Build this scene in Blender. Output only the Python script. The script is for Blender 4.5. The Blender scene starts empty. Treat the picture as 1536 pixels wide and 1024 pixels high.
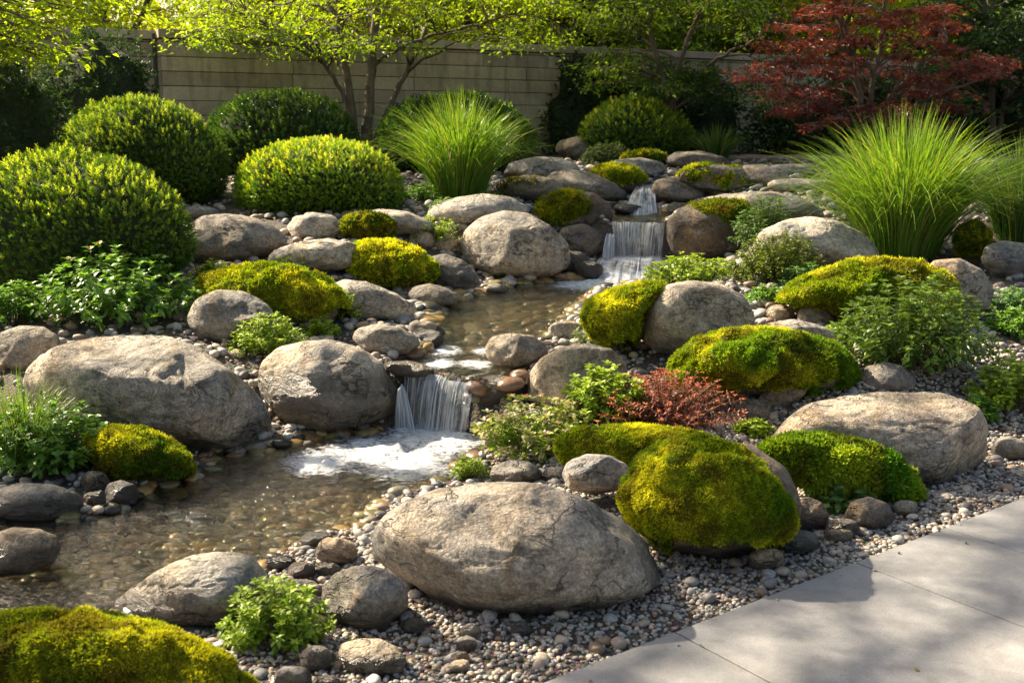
import bpy, bmesh, math, random
import numpy as np
from mathutils import Vector
R = math.radians
rng = np.random.default_rng(7)
random.seed(7)

# ------------------------------------------------------------------ camera, world, sun
scene = bpy.context.scene
col = scene.collection
F = 1571.0            # focal length in photograph pixels (1536 wide)
CAMH = 1.6
PITCH = R(11.24)
cam_d = bpy.data.cameras.new('camera')
cam = bpy.data.objects.new('camera', cam_d)
col.objects.link(cam)
cam.location = (0, 0, CAMH)
cam.rotation_euler = (R(90) - PITCH, 0, 0)
cam_d.sensor_width = 36.0
cam_d.lens = 36.0 * F / 1536.0
cam_d.clip_start = 0.05
cam_d.clip_end = 500
cam_d.dof.use_dof = True
cam_d.dof.focus_distance = 5.6
cam_d.dof.aperture_fstop = 5.0
scene.camera = cam

SUN = np.array([-0.62, 0.44, 0.62])
SUN = SUN / np.linalg.norm(SUN)
w = bpy.data.worlds.new('World')
scene.world = w
w.use_nodes = True
nt = w.node_tree
bg = nt.nodes['Background']
sky = nt.nodes.new('ShaderNodeTexSky')
sky.sky_type = 'NISHITA'
sky.sun_disc = False
sky.sun_elevation = math.asin(SUN[2])
sky.sun_rotation = math.atan2(SUN[0], SUN[1])
sky.air_density = 1.2
sky.dust_density = 4.0
sky.ozone_density = .6
warm = nt.nodes.new('ShaderNodeMix')
warm.data_type = 'RGBA'
warm.blend_type = 'MULTIPLY'
warm.inputs[0].default_value = 1.0
warm.inputs[7].default_value = (1.08, 1.0, .93, 1)      # hazy golden-hour sky
nt.links.new(sky.outputs[0], warm.inputs[6])
nt.links.new(warm.outputs[2], bg.inputs[0])
bg.inputs[1].default_value = 0.066
sun_d = bpy.data.lights.new('sun', 'SUN')
sun_d.energy = 5.0
sun_d.angle = R(0.9)
sun_d.color = (1.0, 0.85, 0.64)
sun = bpy.data.objects.new('sun', sun_d)
col.objects.link(sun)
sun.rotation_euler = Vector(-SUN).to_track_quat('-Z', 'Y').to_euler()
scene.view_settings.view_transform = 'Standard'
scene.view_settings.look = 'None'
scene.view_settings.exposure = 1.65
scene.view_settings.gamma = 1

# ------------------------------------------------------------------ camera maths
RT = np.array([1., 0, 0])
FW = np.array([0, math.cos(PITCH), -math.sin(PITCH)])
UP = np.array([0, math.sin(PITCH), math.cos(PITCH)])
CP = np.array([0, 0, CAMH])

def ray(px, py):                       # axis component is 1
    return FW + RT * ((px - 768) / F) + UP * ((512 - py) / F)

def onplane(px, py, z):
    r = ray(px, py)
    return CP + r * ((z - CAMH) / r[2])

def at_depth(px, py, D):
    return CP + ray(px, py) * D

def project(P):
    q = P - CP
    d = q @ FW
    return np.stack([768 + F * (q @ RT) / d, 512 - F * (q @ UP) / d], -1)

# ------------------------------------------------------------------ noise
def _hash(i, j, k, s=0):
    h = (i.astype(np.int64) * 374761393 + j.astype(np.int64) * 668265263 + k.astype(np.int64) * 2147483647 + s * 974634777) & 0xffffffff
    h = ((h ^ (h >> 13)) * 1274126177) & 0xffffffff
    h = ((h ^ (h >> 16)) * 2246822519) & 0xffffffff
    return ((h ^ (h >> 15)) & 0xffffff) / float(0xffffff)

def vnoise(P, s=0):                    # smooth value noise in -1..1
    P = np.asarray(P, float)
    I = np.floor(P)
    f = P - I
    f = f * f * f * (f * (f * 6 - 15) + 10)
    I = I.astype(np.int64)
    r = 0
    for a in (0, 1):
        for b in (0, 1):
            for c in (0, 1):
                wgt = (f[:, 0] if a else 1 - f[:, 0]) * (f[:, 1] if b else 1 - f[:, 1]) * (f[:, 2] if c else 1 - f[:, 2])
                r = r + wgt * _hash(I[:, 0] + a, I[:, 1] + b, I[:, 2] + c, s)
    return r * 2 - 1

def fbm(P, octv=4, s=0, gain=.5):
    r = 0
    a = 1.
    P = np.asarray(P, float)
    for o in range(octv):
        r = r + a * vnoise(P * (2.03 ** o) + 13.7 * o, s + o)
        a *= gain
    return r

def voro(P, s=0):                      # F1, F2
    P = np.asarray(P, float)
    I = np.floor(P).astype(np.int64)
    d1 = np.full(len(P), 9.)
    d2 = np.full(len(P), 9.)
    for a in (-1, 0, 1):
        for b in (-1, 0, 1):
            for c in (-1, 0, 1):
                J = I + np.array([a, b, c])
                q = np.stack([_hash(J[:, 0], J[:, 1], J[:, 2], s + t) for t in (11, 12, 13)], -1) + J
                d = np.linalg.norm(q - P, axis=1)
                m = d < d1
                d2 = np.where(m, d1, np.minimum(d2, d))
                d1 = np.where(m, d, d1)
    return d1, d2

def sstep(a, b, x):
    t = np.clip((x - a) / (b - a), 0, 1)
    return t * t * (3 - 2 * t)

# ------------------------------------------------------------------ mesh helpers
def mesh_np(name, V, faces, mat=None, tint=None, smooth=True, uv=None, attr=None):
    """V (n,3); faces: (m,k) array or list of such arrays"""
    me = bpy.data.meshes.new(name)
    if not isinstance(faces, list):
        faces = [faces]
    faces = [f for f in faces if len(f)]
    me.vertices.add(len(V))
    me.vertices.foreach_set('co', np.ascontiguousarray(V, np.float32).ravel())
    nl = sum(f.size for f in faces)
    nf = sum(len(f) for f in faces)
    me.loops.add(nl)
    me.polygons.add(nf)
    idx = np.concatenate([f.ravel() for f in faces]).astype(np.int32)
    tot = np.concatenate([np.full(len(f), f.shape[1]) for f in faces]).astype(np.int32)
    st = np.concatenate([[0], np.cumsum(tot)[:-1]]).astype(np.int32)
    me.loops.foreach_set('vertex_index', idx)
    me.polygons.foreach_set('loop_start', st)
    me.polygons.foreach_set('loop_total', tot)
    me.polygons.foreach_set('use_smooth', np.full(nf, smooth, bool))
    if uv is not None:
        l = me.uv_layers.new(name='UVMap')
        l.data.foreach_set('uv', np.ascontiguousarray(uv[idx], np.float32).ravel())
    if tint is not None:
        a = me.attributes.new('tint', 'FLOAT_COLOR', 'POINT')
        c = np.ones((len(V), 4), np.float32)
        c[:, :3] = tint
        a.data.foreach_set('color', c.ravel())
    if attr:
        for k, v in attr.items():
            a = me.attributes.new(k, 'FLOAT', 'POINT')
            a.data.foreach_set('value', np.ascontiguousarray(v, np.float32))
    me.update()
    me.validate()
    if mat:
        me.materials.append(mat)
    return me

def tag(o, label=None, cat=None, group=None, kind=None):
    if label:
        o['label'] = label
    if cat:
        o['category'] = cat
    if group:
        o['group'] = group
    if kind:
        o['kind'] = kind
    return o

def link(name, me, parent=None, loc=None):
    o = bpy.data.objects.new(name, me)
    col.objects.link(o)
    if parent is not None:
        o.parent = parent
        if loc is None:                 # mesh given in world coordinates: parent sits at its own place
            o.location = -parent.location
    if loc is not None:
        o.location = loc
    return o

def root(name, loc, label, cat, group=None):
    o = bpy.data.objects.new(name, None)
    o.empty_display_size = .1
    col.objects.link(o)
    o.location = Vector(loc)
    return tag(o, label, cat, group)

_ico = {}
def ico(n):
    if n not in _ico:
        bm = bmesh.new()
        bmesh.ops.create_icosphere(bm, subdivisions=n, radius=1)
        V = np.array([v.co[:] for v in bm.verts])
        T = np.array([[v.index for v in f.verts] for f in bm.faces])
        bm.free()
        _ico[n] = (V, T)
    return _ico[n]

def frames(dirs, ups=None, spin=None):
    """orthonormal frames whose local x axis is the direction, z near the up vector: (n,3,3) columns x,y,z"""
    d = dirs / (np.linalg.norm(dirs, axis=1, keepdims=True) + 1e-9)
    if ups is None:
        ups = np.tile([0, 0, 1.], (len(d), 1))
    y = np.cross(ups, d)
    n = np.linalg.norm(y, axis=1, keepdims=True)
    bad = n[:, 0] < 1e-3
    y[bad] = [0, 1, 0]
    n[bad] = 1
    y = y / n
    z = np.cross(d, y)
    if spin is not None:
        c, s = np.cos(spin)[:, None], np.sin(spin)[:, None]
        y, z = y * c + z * s, z * c - y * s
    return np.stack([d, y, z], -1)

def scatter(tv, tf, pos, fr, scale, tint):
    """copies of template (tv,tf) -> V, faces, tint"""
    n = len(pos)
    scale = np.asarray(scale, float)
    if scale.ndim == 1:
        scale = np.repeat(scale[:, None], 3, 1)
    loc = tv[None] * scale[:, None, :]
    V = np.einsum('nij,nkj->nki', fr, loc) + pos[:, None, :]
    Fc = (tf[None] + (np.arange(n) * len(tv))[:, None, None]).reshape(-1, tf.shape[1])
    T = np.repeat(tint, len(tv), 0)
    return V.reshape(-1, 3), Fc, T

def join(parts):
    V, Fs, T = [], [], []
    o = 0
    for v, f, t in parts:
        V.append(v)
        Fs.append(f + o)
        T.append(t)
        o += len(v)
    return np.concatenate(V), np.concatenate(Fs), np.concatenate(T)

def vnormals(V, T):
    n = np.cross(V[T[:, 1]] - V[T[:, 0]], V[T[:, 2]] - V[T[:, 0]])
    N = np.zeros_like(V)
    for k in range(3):
        np.add.at(N, T[:, k], n)
    return N / (np.linalg.norm(N, axis=1, keepdims=True) + 1e-12)

def sample(V, T, n, keep=None):
    """area weighted points on triangles -> P, N"""
    a, b, c = V[T[:, 0]], V[T[:, 1]], V[T[:, 2]]
    cr = np.cross(b - a, c - a)
    ar = np.linalg.norm(cr, axis=1)
    if keep is not None:
        ar = ar * keep(((a + b + c) / 3), cr / (ar[:, None] + 1e-12))
    i = rng.choice(len(T), n, p=ar / ar.sum())
    u, v = rng.random(n), rng.random(n)
    m = u + v > 1
    u[m], v[m] = 1 - u[m], 1 - v[m]
    P = a[i] + (b[i] - a[i]) * u[:, None] + (c[i] - a[i]) * v[:, None]
    N = cr[i] / (np.linalg.norm(cr[i], axis=1, keepdims=True) + 1e-12)
    return P, N

def tube(pts, rad, sides=7):
    pts = np.asarray(pts, float)
    rad = np.asarray(rad, float)
    t = np.gradient(pts, axis=0)
    fr = frames(t, np.tile([.13, .97, .2], (len(pts), 1)))
    a = np.linspace(0, 2 * math.pi, sides, endpoint=False)
    ring = np.cos(a)[None, :, None] * fr[:, None, :, 1] + np.sin(a)[None, :, None] * fr[:, None, :, 2]
    V = (pts[:, None] + ring * rad[:, None, None]).reshape(-1, 3)
    n = len(pts)
    i = np.arange(n - 1)[:, None] * sides
    j = np.arange(sides)[None]
    k = (j + 1) % sides
    Fq = np.stack([i + j, i + k, i + sides + k, i + sides + j], -1).reshape(-1, 4)
    return V, Fq

def joinq(parts):
    V, Fs = [], []
    o = 0
    for v, f in parts:
        V.append(v)
        Fs.append(f + o)
        o += len(v)
    return np.concatenate(V), np.concatenate(Fs)

# ------------------------------------------------------------------ materials
def newmat(name):
    m = bpy.data.materials.new(name)
    m.use_nodes = True
    t = m.node_tree
    t.nodes.clear()
    out = t.nodes.new('ShaderNodeOutputMaterial')
    return m, t, out

def nd(t, typ, **kw):
    n = t.nodes.new(typ)
    for k, v in kw.items():
        if k.startswith('i_'):
            n.inputs[k[2:].replace('_', ' ')].default_value = v
        else:
            setattr(n, k, v)
    return n

def mixc(t, fac, a, b, mode='MIX'):
    n = t.nodes.new('ShaderNodeMix')
    n.data_type = 'RGBA'
    n.blend_type = mode
    for s, v in ((0, fac), (6, a), (7, b)):
        if isinstance(v, bpy.types.NodeSocket):
            t.links.new(v, n.inputs[s])
        elif v is not None:
            n.inputs[s].default_value = v if s == 0 else (tuple(v) + (1,))[:4]
    return n.outputs[2]

def ramp(t, fac, stops, interp='LINEAR'):
    n = t.nodes.new('ShaderNodeValToRGB')
    n.color_ramp.interpolation = interp
    e = n.color_ramp.elements
    while len(e) < len(stops):
        e.new(.5)
    for i, (p, c) in enumerate(stops):
        e[i].position = p
        e[i].color = (c if isinstance(c, tuple) else (c, c, c)) + (1,)
    t.links.new(fac, n.inputs[0])
    return n.outputs[0]

def mth(t, op, a, b=None, c=None, clamp=False):
    n = t.nodes.new('ShaderNodeMath')
    n.operation = op
    n.use_clamp = clamp
    for i, v in enumerate((a, b, c)):
        if v is None:
            continue
        if isinstance(v, bpy.types.NodeSocket):
            t.links.new(v, n.inputs[i])
        else:
            n.inputs[i].default_value = v
    return n.outputs[0]

def noise(t, vec, scale, detail=5, rough=.55, dist=0.):
    n = nd(t, 'ShaderNodeTexNoise')
    n.inputs['Scale'].default_value = scale
    n.inputs['Detail'].default_value = detail
    n.inputs['Roughness'].default_value = rough
    n.inputs['Distortion'].default_value = dist
    if vec is not None:
        t.links.new(vec, n.inputs['Vector'])
    return n.outputs['Fac']

def mapping(t, vec, scale=(1, 1, 1), rot=(0, 0, 0), loc=None):
    n = nd(t, 'ShaderNodeMapping')
    n.inputs['Scale'].default_value = scale
    n.inputs['Rotation'].default_value = rot
    t.links.new(vec, n.inputs['Vector'])
    if loc is not None:
        t.links.new(loc, n.inputs['Location'])
    return n.outputs[0]

def bump(t, h, strength, dist, normal=None):
    n = nd(t, 'ShaderNodeBump')
    n.inputs['Strength'].default_value = strength
    n.inputs['Distance'].default_value = dist
    t.links.new(h, n.inputs['Height'])
    if normal is not None:
        t.links.new(normal, n.inputs['Normal'])
    return n.outputs[0]

def rock_material():
    """weathered river boulder; colour from the object colour, wet foot below object colour alpha"""
    m, t, out = newmat('weathered_stone')
    L = t.links.new
    geo = nd(t, 'ShaderNodeNewGeometry')
    oi = nd(t, 'ShaderNodeObjectInfo')
    off = nd(t, 'ShaderNodeCombineXYZ')
    r100 = mth(t, 'MULTIPLY', oi.outputs['Random'], 57.)
    for k in range(3):
        L(r100, off.inputs[k])
    tc = nd(t, 'ShaderNodeTexCoord')
    p = mapping(t, tc.outputs['Object'], loc=off.outputs[0])
    # strata coordinates, tilted
    ps = mapping(t, p, scale=(1, 1.15, 2.0), rot=(.35, .25, .6))
    n1 = noise(t, p, 2.2, 6, .6, .6)
    n2 = noise(t, ps, 5, 8, .7, .5)
    n3 = noise(t, p, 28, 5, .7)
    n4 = noise(t, p, 95, 3, .7)
    base = mixc(t, ramp(t, n1, [(.34, 0.), (.66, 1.)]), (.58, .60, .64), (1.30, 1.17, .98))
    colr = mixc(t, 1., oi.outputs['Color'], base, 'MULTIPLY')
    # warm brown / ochre patches
    och = ramp(t, noise(t, p, 3.6, 7, .68, 1.2), [(.53, 0.), (.66, 1.)])
    colr = mixc(t, mth(t, 'MULTIPLY', och, .7), colr, (.27, .18, .085))
    # dark mineral streaks and stains
    drk = ramp(t, n2, [(.33, 1.), (.47, 0.)])
    colr = mixc(t, mth(t, 'MULTIPLY', drk, .75), colr, (.05, .045, .042))
    # speckle
    colr = mixc(t, .85, colr, ramp(t, n3, [(.3, .40), (.52, 1.), (.75, 1.5)]), 'MULTIPLY')
    colr = mixc(t, .9, colr, ramp(t, n4, [(.32, .45), (.55, 1.), (.72, 1.5)]), 'MULTIPLY')
    # broad tonal zones: blue grey and bleached
    zone = noise(t, p, 1.1, 4, .55, .8)
    colr = mixc(t, 1., colr, ramp(t, zone, [(.36, (.74, .76, .79)), (.50, (1.05, 1.04, 1.02)), (.64, (1.5, 1.4, 1.25))]), 'MULTIPLY')
    # pale lichen
    lic = ramp(t, noise(t, p, 9, 6, .7, .3), [(.60, 0.), (.66, 1.)])
    colr = mixc(t, mth(t, 'MULTIPLY', lic, .45), colr, (.40, .39, .33))
    # greenish algae on some
    alg = ramp(t, noise(t, p, 4.4, 5, .7, .6), [(.56, 0.), (.68, 1.)])
    colr = mixc(t, mth(t, 'MULTIPLY', alg, .35), colr, (.085, .09, .03))
    # cracks: thin, broken by noise
    vo = nd(t, 'ShaderNodeTexVoronoi', feature='DISTANCE_TO_EDGE')
    vo.inputs['Scale'].default_value = 2.6
    vo.inputs['Randomness'].default_value = 1.
    dn = nd(t, 'ShaderNodeTexNoise')
    dn.inputs['Scale'].default_value = 4.
    dn.inputs['Detail'].default_value = 6.
    L(ps, dn.inputs['Vector'])
    va = nd(t, 'ShaderNodeVectorMath', operation='MULTIPLY_ADD')
    L(dn.outputs['Color'], va.inputs[0])
    va.inputs[1].default_value = (1.1, 1.1, 1.1)
    L(ps, va.inputs[2])
    L(va.outputs[0], vo.inputs['Vector'])
    cr = ramp(t, vo.outputs['Distance'], [(0., 1.), (.018, .5), (.04, 0.)])
    crm = mth(t, 'MULTIPLY', cr, ramp(t, noise(t, p, 3.1, 4, .5), [(.48, 0.), (.62, 1.)]))
    colr = mixc(t, mth(t, 'MULTIPLY', crm, .5), colr, (.035, .03, .026))
    # wet foot near the water: alpha of the object colour holds the waterline height
    sp = nd(t, 'ShaderNodeSeparateXYZ')
    L(geo.outputs['Position'], sp.inputs[0])
    hgt = mth(t, 'SUBTRACT', sp.outputs[2], oi.outputs['Alpha'])
    wet = mth(t, 'MULTIPLY_ADD', mth(t, 'ADD', hgt, mth(t, 'MULTIPLY', mth(t, 'SUBTRACT', n1, .5), .22)), -18., 1.2, clamp=True)
    colr = mixc(t, mth(t, 'MULTIPLY', wet, .72), colr, (.03, .026, .02))
    b = nd(t, 'ShaderNodeBsdfPrincipled')
    L(colr, b.inputs['Base Color'])
    ro = mth(t, 'MULTIPLY_ADD', wet, -.5, .78)
    L(ro, b.inputs['Roughness'])
    h = mth(t, 'ADD', mth(t, 'MULTIPLY', n3, .35), mth(t, 'MULTIPLY', n2, 1.3))
    h = mth(t, 'ADD', h, mth(t, 'MULTIPLY', n4, .16))
    h = mth(t, 'SUBTRACT', h, mth(t, 'MULTIPLY', crm, .8))
    L(bump(t, h, 1., .04), b.inputs['Normal'])
    L(b.outputs[0], out.inputs[0])
    return m

def pebble_material(name='pebble_stone', wet=False):
    m, t, out = newmat(name)
    L = t.links.new
    at = nd(t, 'ShaderNodeAttribute', attribute_name='tint')
    geo = nd(t, 'ShaderNodeNewGeometry')
    n1 = noise(t, geo.outputs['Position'], 60, 4, .6)
    n2 = noise(t, geo.outputs['Position'], 260, 3, .7)
    c = mixc(t, .8, at.outputs['Color'], ramp(t, n1, [(.3, .62), (.7, 1.3)]), 'MULTIPLY')
    c = mixc(t, .6, c, ramp(t, n2, [(.3, .7), (.7, 1.3)]), 'MULTIPLY')
    b = nd(t, 'ShaderNodeBsdfPrincipled')
    L(c, b.inputs['Base Color'])
    b.inputs['Roughness'].default_value = .3 if wet else .62
    L(bump(t, n1, .35, .004), b.inputs['Normal'])
    L(b.outputs[0], out.inputs[0])
    return m

def leaf_material(name, trans=.35, rough=.45, tmul=(1.25, 1.3, .45), spec=.4, nscale=40):
    m, t, out = newmat(name)
    L = t.links.new
    at = nd(t, 'ShaderNodeAttribute', attribute_name='tint')
    geo = nd(t, 'ShaderNodeNewGeometry')
    n1 = noise(t, geo.outputs['Position'], nscale, 3, .6)
    c = mixc(t, .7, at.outputs['Color'], ramp(t, n1, [(.3, .7), (.7, 1.3)]), 'MULTIPLY')
    b = nd(t, 'ShaderNodeBsdfPrincipled')
    L(c, b.inputs['Base Color'])
    b.inputs['Roughness'].default_value = rough
    b.inputs['Specular IOR Level'].default_value = spec
    tr = nd(t, 'ShaderNodeBsdfTranslucent')
    L(mixc(t, 1., c, tmul, 'MULTIPLY'), tr.inputs[0])
    mx = nd(t, 'ShaderNodeMixShader')
    mx.inputs[0].default_value = trans
    L(b.outputs[0], mx.inputs[1])
    L(tr.outputs[0], mx.inputs[2])
    L(mx.outputs[0], out.inputs[0])
    return m

def plain_noise_material(name, c1, c2, scale=8, rough=.8, bs=.4, bd=.01, stretch=(1, 1, 1), detail=6):
    m, t, out = newmat(name)
    L = t.links.new
    geo = nd(t, 'ShaderNodeNewGeometry')
    p = mapping(t, geo.outputs['Position'], scale=stretch)
    n1 = noise(t, p, scale, detail, .65, .4)
    n2 = noise(t, p, scale * 7, 4, .6)
    c = mixc(t, ramp(t, n1, [(.35, 0.), (.65, 1.)]), c1, c2)
    c = mixc(t, .7, c, ramp(t, n2, [(.3, .65), (.7, 1.3)]), 'MULTIPLY')
    b = nd(t, 'ShaderNodeBsdfPrincipled')
    L(c, b.inputs['Base Color'])
    b.inputs['Roughness'].default_value = rough
    h = mth(t, 'ADD', n1, mth(t, 'MULTIPLY', n2, .3))
    L(bump(t, h, bs, bd), b.inputs['Normal'])
    L(b.outputs[0], out.inputs[0])
    return m

def water_material():
    m, t, out = newmat('clear_stream_water')
    L = t.links.new
    geo = nd(t, 'ShaderNodeNewGeometry')
    pos = geo.outputs['Position']
    at = nd(t, 'ShaderNodeAttribute', attribute_name='foam')
    # flow aligned ripples
    p = mapping(t, pos, scale=(1., 1.9, 1.), rot=(0, 0, R(-28)))
    r1 = noise(t, p, 9., 3, .5, 1.6)
    r2 = noise(t, p, 26., 3, .55, 1.)
    h = mth(t, 'ADD', mth(t, 'MULTIPLY', r1, .8), mth(t, 'MULTIPLY', r2, .42))
    bn = bump(t, h, 1., .034)
    fr = nd(t, 'ShaderNodeFresnel')
    fr.inputs[0].default_value = 1.33
    L(bn, fr.inputs['Normal'])
    gl = nd(t, 'ShaderNodeBsdfGlossy')
    gl.inputs['Roughness'].default_value = .04
    gl.inputs['Color'].default_value = (1, 1, 1, 1)
    L(bn, gl.inputs['Normal'])
    tr = nd(t, 'ShaderNodeBsdfTransparent')
    tr.inputs[0].default_value = (.92, .90, .76, 1)
    rf = nd(t, 'ShaderNodeBsdfRefraction')
    rf.inputs['IOR'].default_value = 1.33
    rf.inputs['Roughness'].default_value = 0.
    rf.inputs['Color'].default_value = (.92, .90, .76, 1)
    L(bn, rf.inputs['Normal'])
    clear = nd(t, 'ShaderNodeMixShader')
    clear.inputs[0].default_value = .28
    L(tr.outputs[0], clear.inputs[1])
    L(rf.outputs[0], clear.inputs[2])
    mx = nd(t, 'ShaderNodeMixShader')
    L(mth(t, 'MULTIPLY', fr.outputs[0], 1.45, clamp=True), mx.inputs[0])
    L(clear.outputs[0], mx.inputs[1])
    L(gl.outputs[0], mx.inputs[2])
    # foam: streaky, strength from distance to where water lands
    f1 = noise(t, p, 9., 6, .7, 2.2)
    f2 = noise(t, p, 38., 4, .6, .8)
    fn = mth(t, 'ADD', mth(t, 'MULTIPLY', f1, .62), mth(t, 'MULTIPLY', f2, .38))
    fn = mth(t, 'MULTIPLY_ADD', mth(t, 'SUBTRACT', fn, .5), 1.35, .5)
    thr = mth(t, 'SUBTRACT', 1.0, at.outputs['Fac'])
    fm = mth(t, 'MULTIPLY', mth(t, 'SUBTRACT', fn, mth(t, 'MULTIPLY_ADD', thr, .50, .36)), 4.2, clamp=True)
    fm = mth(t, 'MULTIPLY', fm, ramp(t, at.outputs['Fac'], [(.02, 0.), (.35, 1.)]))
    df = nd(t, 'ShaderNodeBsdfPrincipled')
    df.inputs['Base Color'].default_value = (.80, .84, .88, 1)
    df.inputs['Roughness'].default_value = .5
    L(bump(t, fn, .8, .03), df.inputs['Normal'])
    m2 = nd(t, 'ShaderNodeMixShader')
    L(mth(t, 'MULTIPLY', fm, .88), m2.inputs[0])
    L(mx.outputs[0], m2.inputs[1])
    L(df.outputs[0], m2.inputs[2])
    L(m2.outputs[0], out.inputs[0])
    return m

def fall_material(dens=.5, ucount=60, vs=1.6):
    """falling water: clear film with fine white streaks running along it"""
    m, t, out = newmat('falling_water')
    L = t.links.new
    uv = nd(t, 'ShaderNodeUVMap')
    p = mapping(t, uv.outputs[0], scale=(ucount, vs, 1))
    p2 = mapping(t, uv.outputs[0], scale=(ucount * .22, vs * .5, 1))
    n1 = noise(t, p, 1., 3, .6, .15)
    n2 = noise(t, p2, 1., 3, .6, .3)
    s = mth(t, 'ADD', mth(t, 'MULTIPLY', n1, .5), mth(t, 'MULTIPLY', n2, .5))
    at = nd(t, 'ShaderNodeAttribute', attribute_name='foam')
    thr = mth(t, 'MULTIPLY_ADD', at.outputs['Fac'], -.3, 1 - dens)
    fac = mth(t, 'MULTIPLY', mth(t, 'SUBTRACT', s, thr), 4.5, clamp=True)
    fac = mth(t, 'MULTIPLY_ADD', fac, .74, .13, clamp=True)
    white = nd(t, 'ShaderNodeBsdfPrincipled')
    white.inputs['Base Color'].default_value = (.82, .87, .93, 1)
    white.inputs['Roughness'].default_value = .25
    trl = nd(t, 'ShaderNodeBsdfTranslucent')
    trl.inputs[0].default_value = (.82, .87, .93, 1)
    mw = nd(t, 'ShaderNodeMixShader')
    mw.inputs[0].default_value = .4
    L(white.outputs[0], mw.inputs[1])
    L(trl.outputs[0], mw.inputs[2])
    tr = nd(t, 'ShaderNodeBsdfTransparent')
    tr.inputs[0].default_value = (.93, .95, .96, 1)
    gl = nd(t, 'ShaderNodeBsdfGlossy')
    gl.inputs['Roughness'].default_value = .1
    bn = bump(t, s, .6, .01)
    L(bn, gl.inputs['Normal'])
    L(bn, white.inputs['Normal'])
    mg = nd(t, 'ShaderNodeMixShader')
    mg.inputs[0].default_value = .08
    L(tr.outputs[0], mg.inputs[1])
    L(gl.outputs[0], mg.inputs[2])
    mx = nd(t, 'ShaderNodeMixShader')
    L(fac, mx.inputs[0])
    L(mg.outputs[0], mx.inputs[1])
    L(mw.outputs[0], mx.inputs[2])
    L(mx.outputs[0], out.inputs[0])
    return m

def ground_material():
    m, t, out = newmat('soil_and_grit')
    L = t.links.new
    geo = nd(t, 'ShaderNodeNewGeometry')
    pos = geo.outputs['Position']
    n1 = noise(t, pos, 1.6, 6, .6)
    n2 = noise(t, pos, 34, 5, .7)
    vo = nd(t, 'ShaderNodeTexVoronoi', feature='F1')
    vo.inputs['Scale'].default_value = 55.
    L(pos, vo.inputs['Vector'])
    c = mixc(t, ramp(t, n1, [(.35, 0.), (.65, 1.)]), (.055, .042, .028), (.10, .085, .062))
    stone = mixc(t, 1., vo.outputs['Color'], (.20, .18, .16), 'MULTIPLY')
    c = mixc(t, ramp(t, n2, [(.4, 0.), (.6, .75)]), c, stone)
    b = nd(t, 'ShaderNodeBsdfPrincipled')
    L(c, b.inputs['Base Color'])
    b.inputs['Roughness'].default_value = .9
    h = mth(t, 'SUBTRACT', n2, mth(t, 'MULTIPLY', vo.outputs['Distance'], .8))
    L(bump(t, h, .9, .02), b.inputs['Normal'])
    L(b.outputs[0], out.inputs[0])
    return m

def patio_material():
    m, t, out = newmat('honed_limestone')
    L = t.links.new
    geo = nd(t, 'ShaderNodeNewGeometry')
    pos = geo.outputs['Position']
    n1 = noise(t, pos, 1.7, 6, .6, .5)
    n2 = noise(t, pos, 14, 6, .7, .3)
    n3 = noise(t, pos, 160, 4, .7)
    at = nd(t, 'ShaderNodeAttribute', attribute_name='tint')
    c = mixc(t, ramp(t, n1, [(.3, 0.), (.7, 1.)]), (.235, .236, .238), (.33, .328, .325))
    c = mixc(t, 1., c, at.outputs['Color'], 'MULTIPLY')
    c = mixc(t, .8, c, ramp(t, n2, [(.3, .72), (.7, 1.16)]), 'MULTIPLY')
    c = mixc(t, .9, c, ramp(t, n3, [(.3, .7), (.7, 1.2)]), 'MULTIPLY')
    sp = ramp(t, noise(t, pos, 46, 3, .5), [(.68, 0.), (.73, 1.)])
    c = mixc(t, mth(t, 'MULTIPLY', sp, .6), c, (.14, .12, .10))
    stn = ramp(t, noise(t, pos, 4.3, 6, .7, 1.), [(.52, 0.), (.66, 1.)])
    c = mixc(t, mth(t, 'MULTIPLY', stn, .28), c, (.17, .155, .13))
    b = nd(t, 'ShaderNodeBsdfPrincipled')
    L(c, b.inputs['Base Color'])
    b.inputs['Roughness'].default_value = .62
    h = mth(t, 'ADD', n2, mth(t, 'MULTIPLY', n3, .5))
    L(bump(t, h, .22, .006), b.inputs['Normal'])
    L(b.outputs[0], out.inputs[0])
    return m

def wallstone_material():
    m, t, out = newmat('sandstone_blocks')
    L = t.links.new
    geo = nd(t, 'ShaderNodeNewGeometry')
    pos = geo.outputs['Position']
    at = nd(t, 'ShaderNodeAttribute', attribute_name='tint')
    n1 = noise(t, pos, 2.2, 6, .65, .5)
    n2 = noise(t, pos, 24, 6, .7)
    c = mixc(t, 1., at.outputs['Color'], ramp(t, n1, [(.3, .75), (.7, 1.15)]), 'MULTIPLY')
    c = mixc(t, .8, c, ramp(t, n2, [(.3, .8), (.7, 1.15)]), 'MULTIPLY')
    st = noise(t, mapping(t, pos, scale=(3, 3, .5)), 2.4, 5, .6)
    c = mixc(t, ramp(t, st, [(.5, 0.), (.72, .55)]), c, (.075, .065, .045))
    b = nd(t, 'ShaderNodeBsdfPrincipled')
    L(c, b.inputs['Base Color'])
    b.inputs['Roughness'].default_value = .85
    h = mth(t, 'ADD', n1, mth(t, 'MULTIPLY', n2, .4))
    L(bump(t, h, .6, .015), b.inputs['Normal'])
    L(b.outputs[0], out.inputs[0])
    return m

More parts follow.
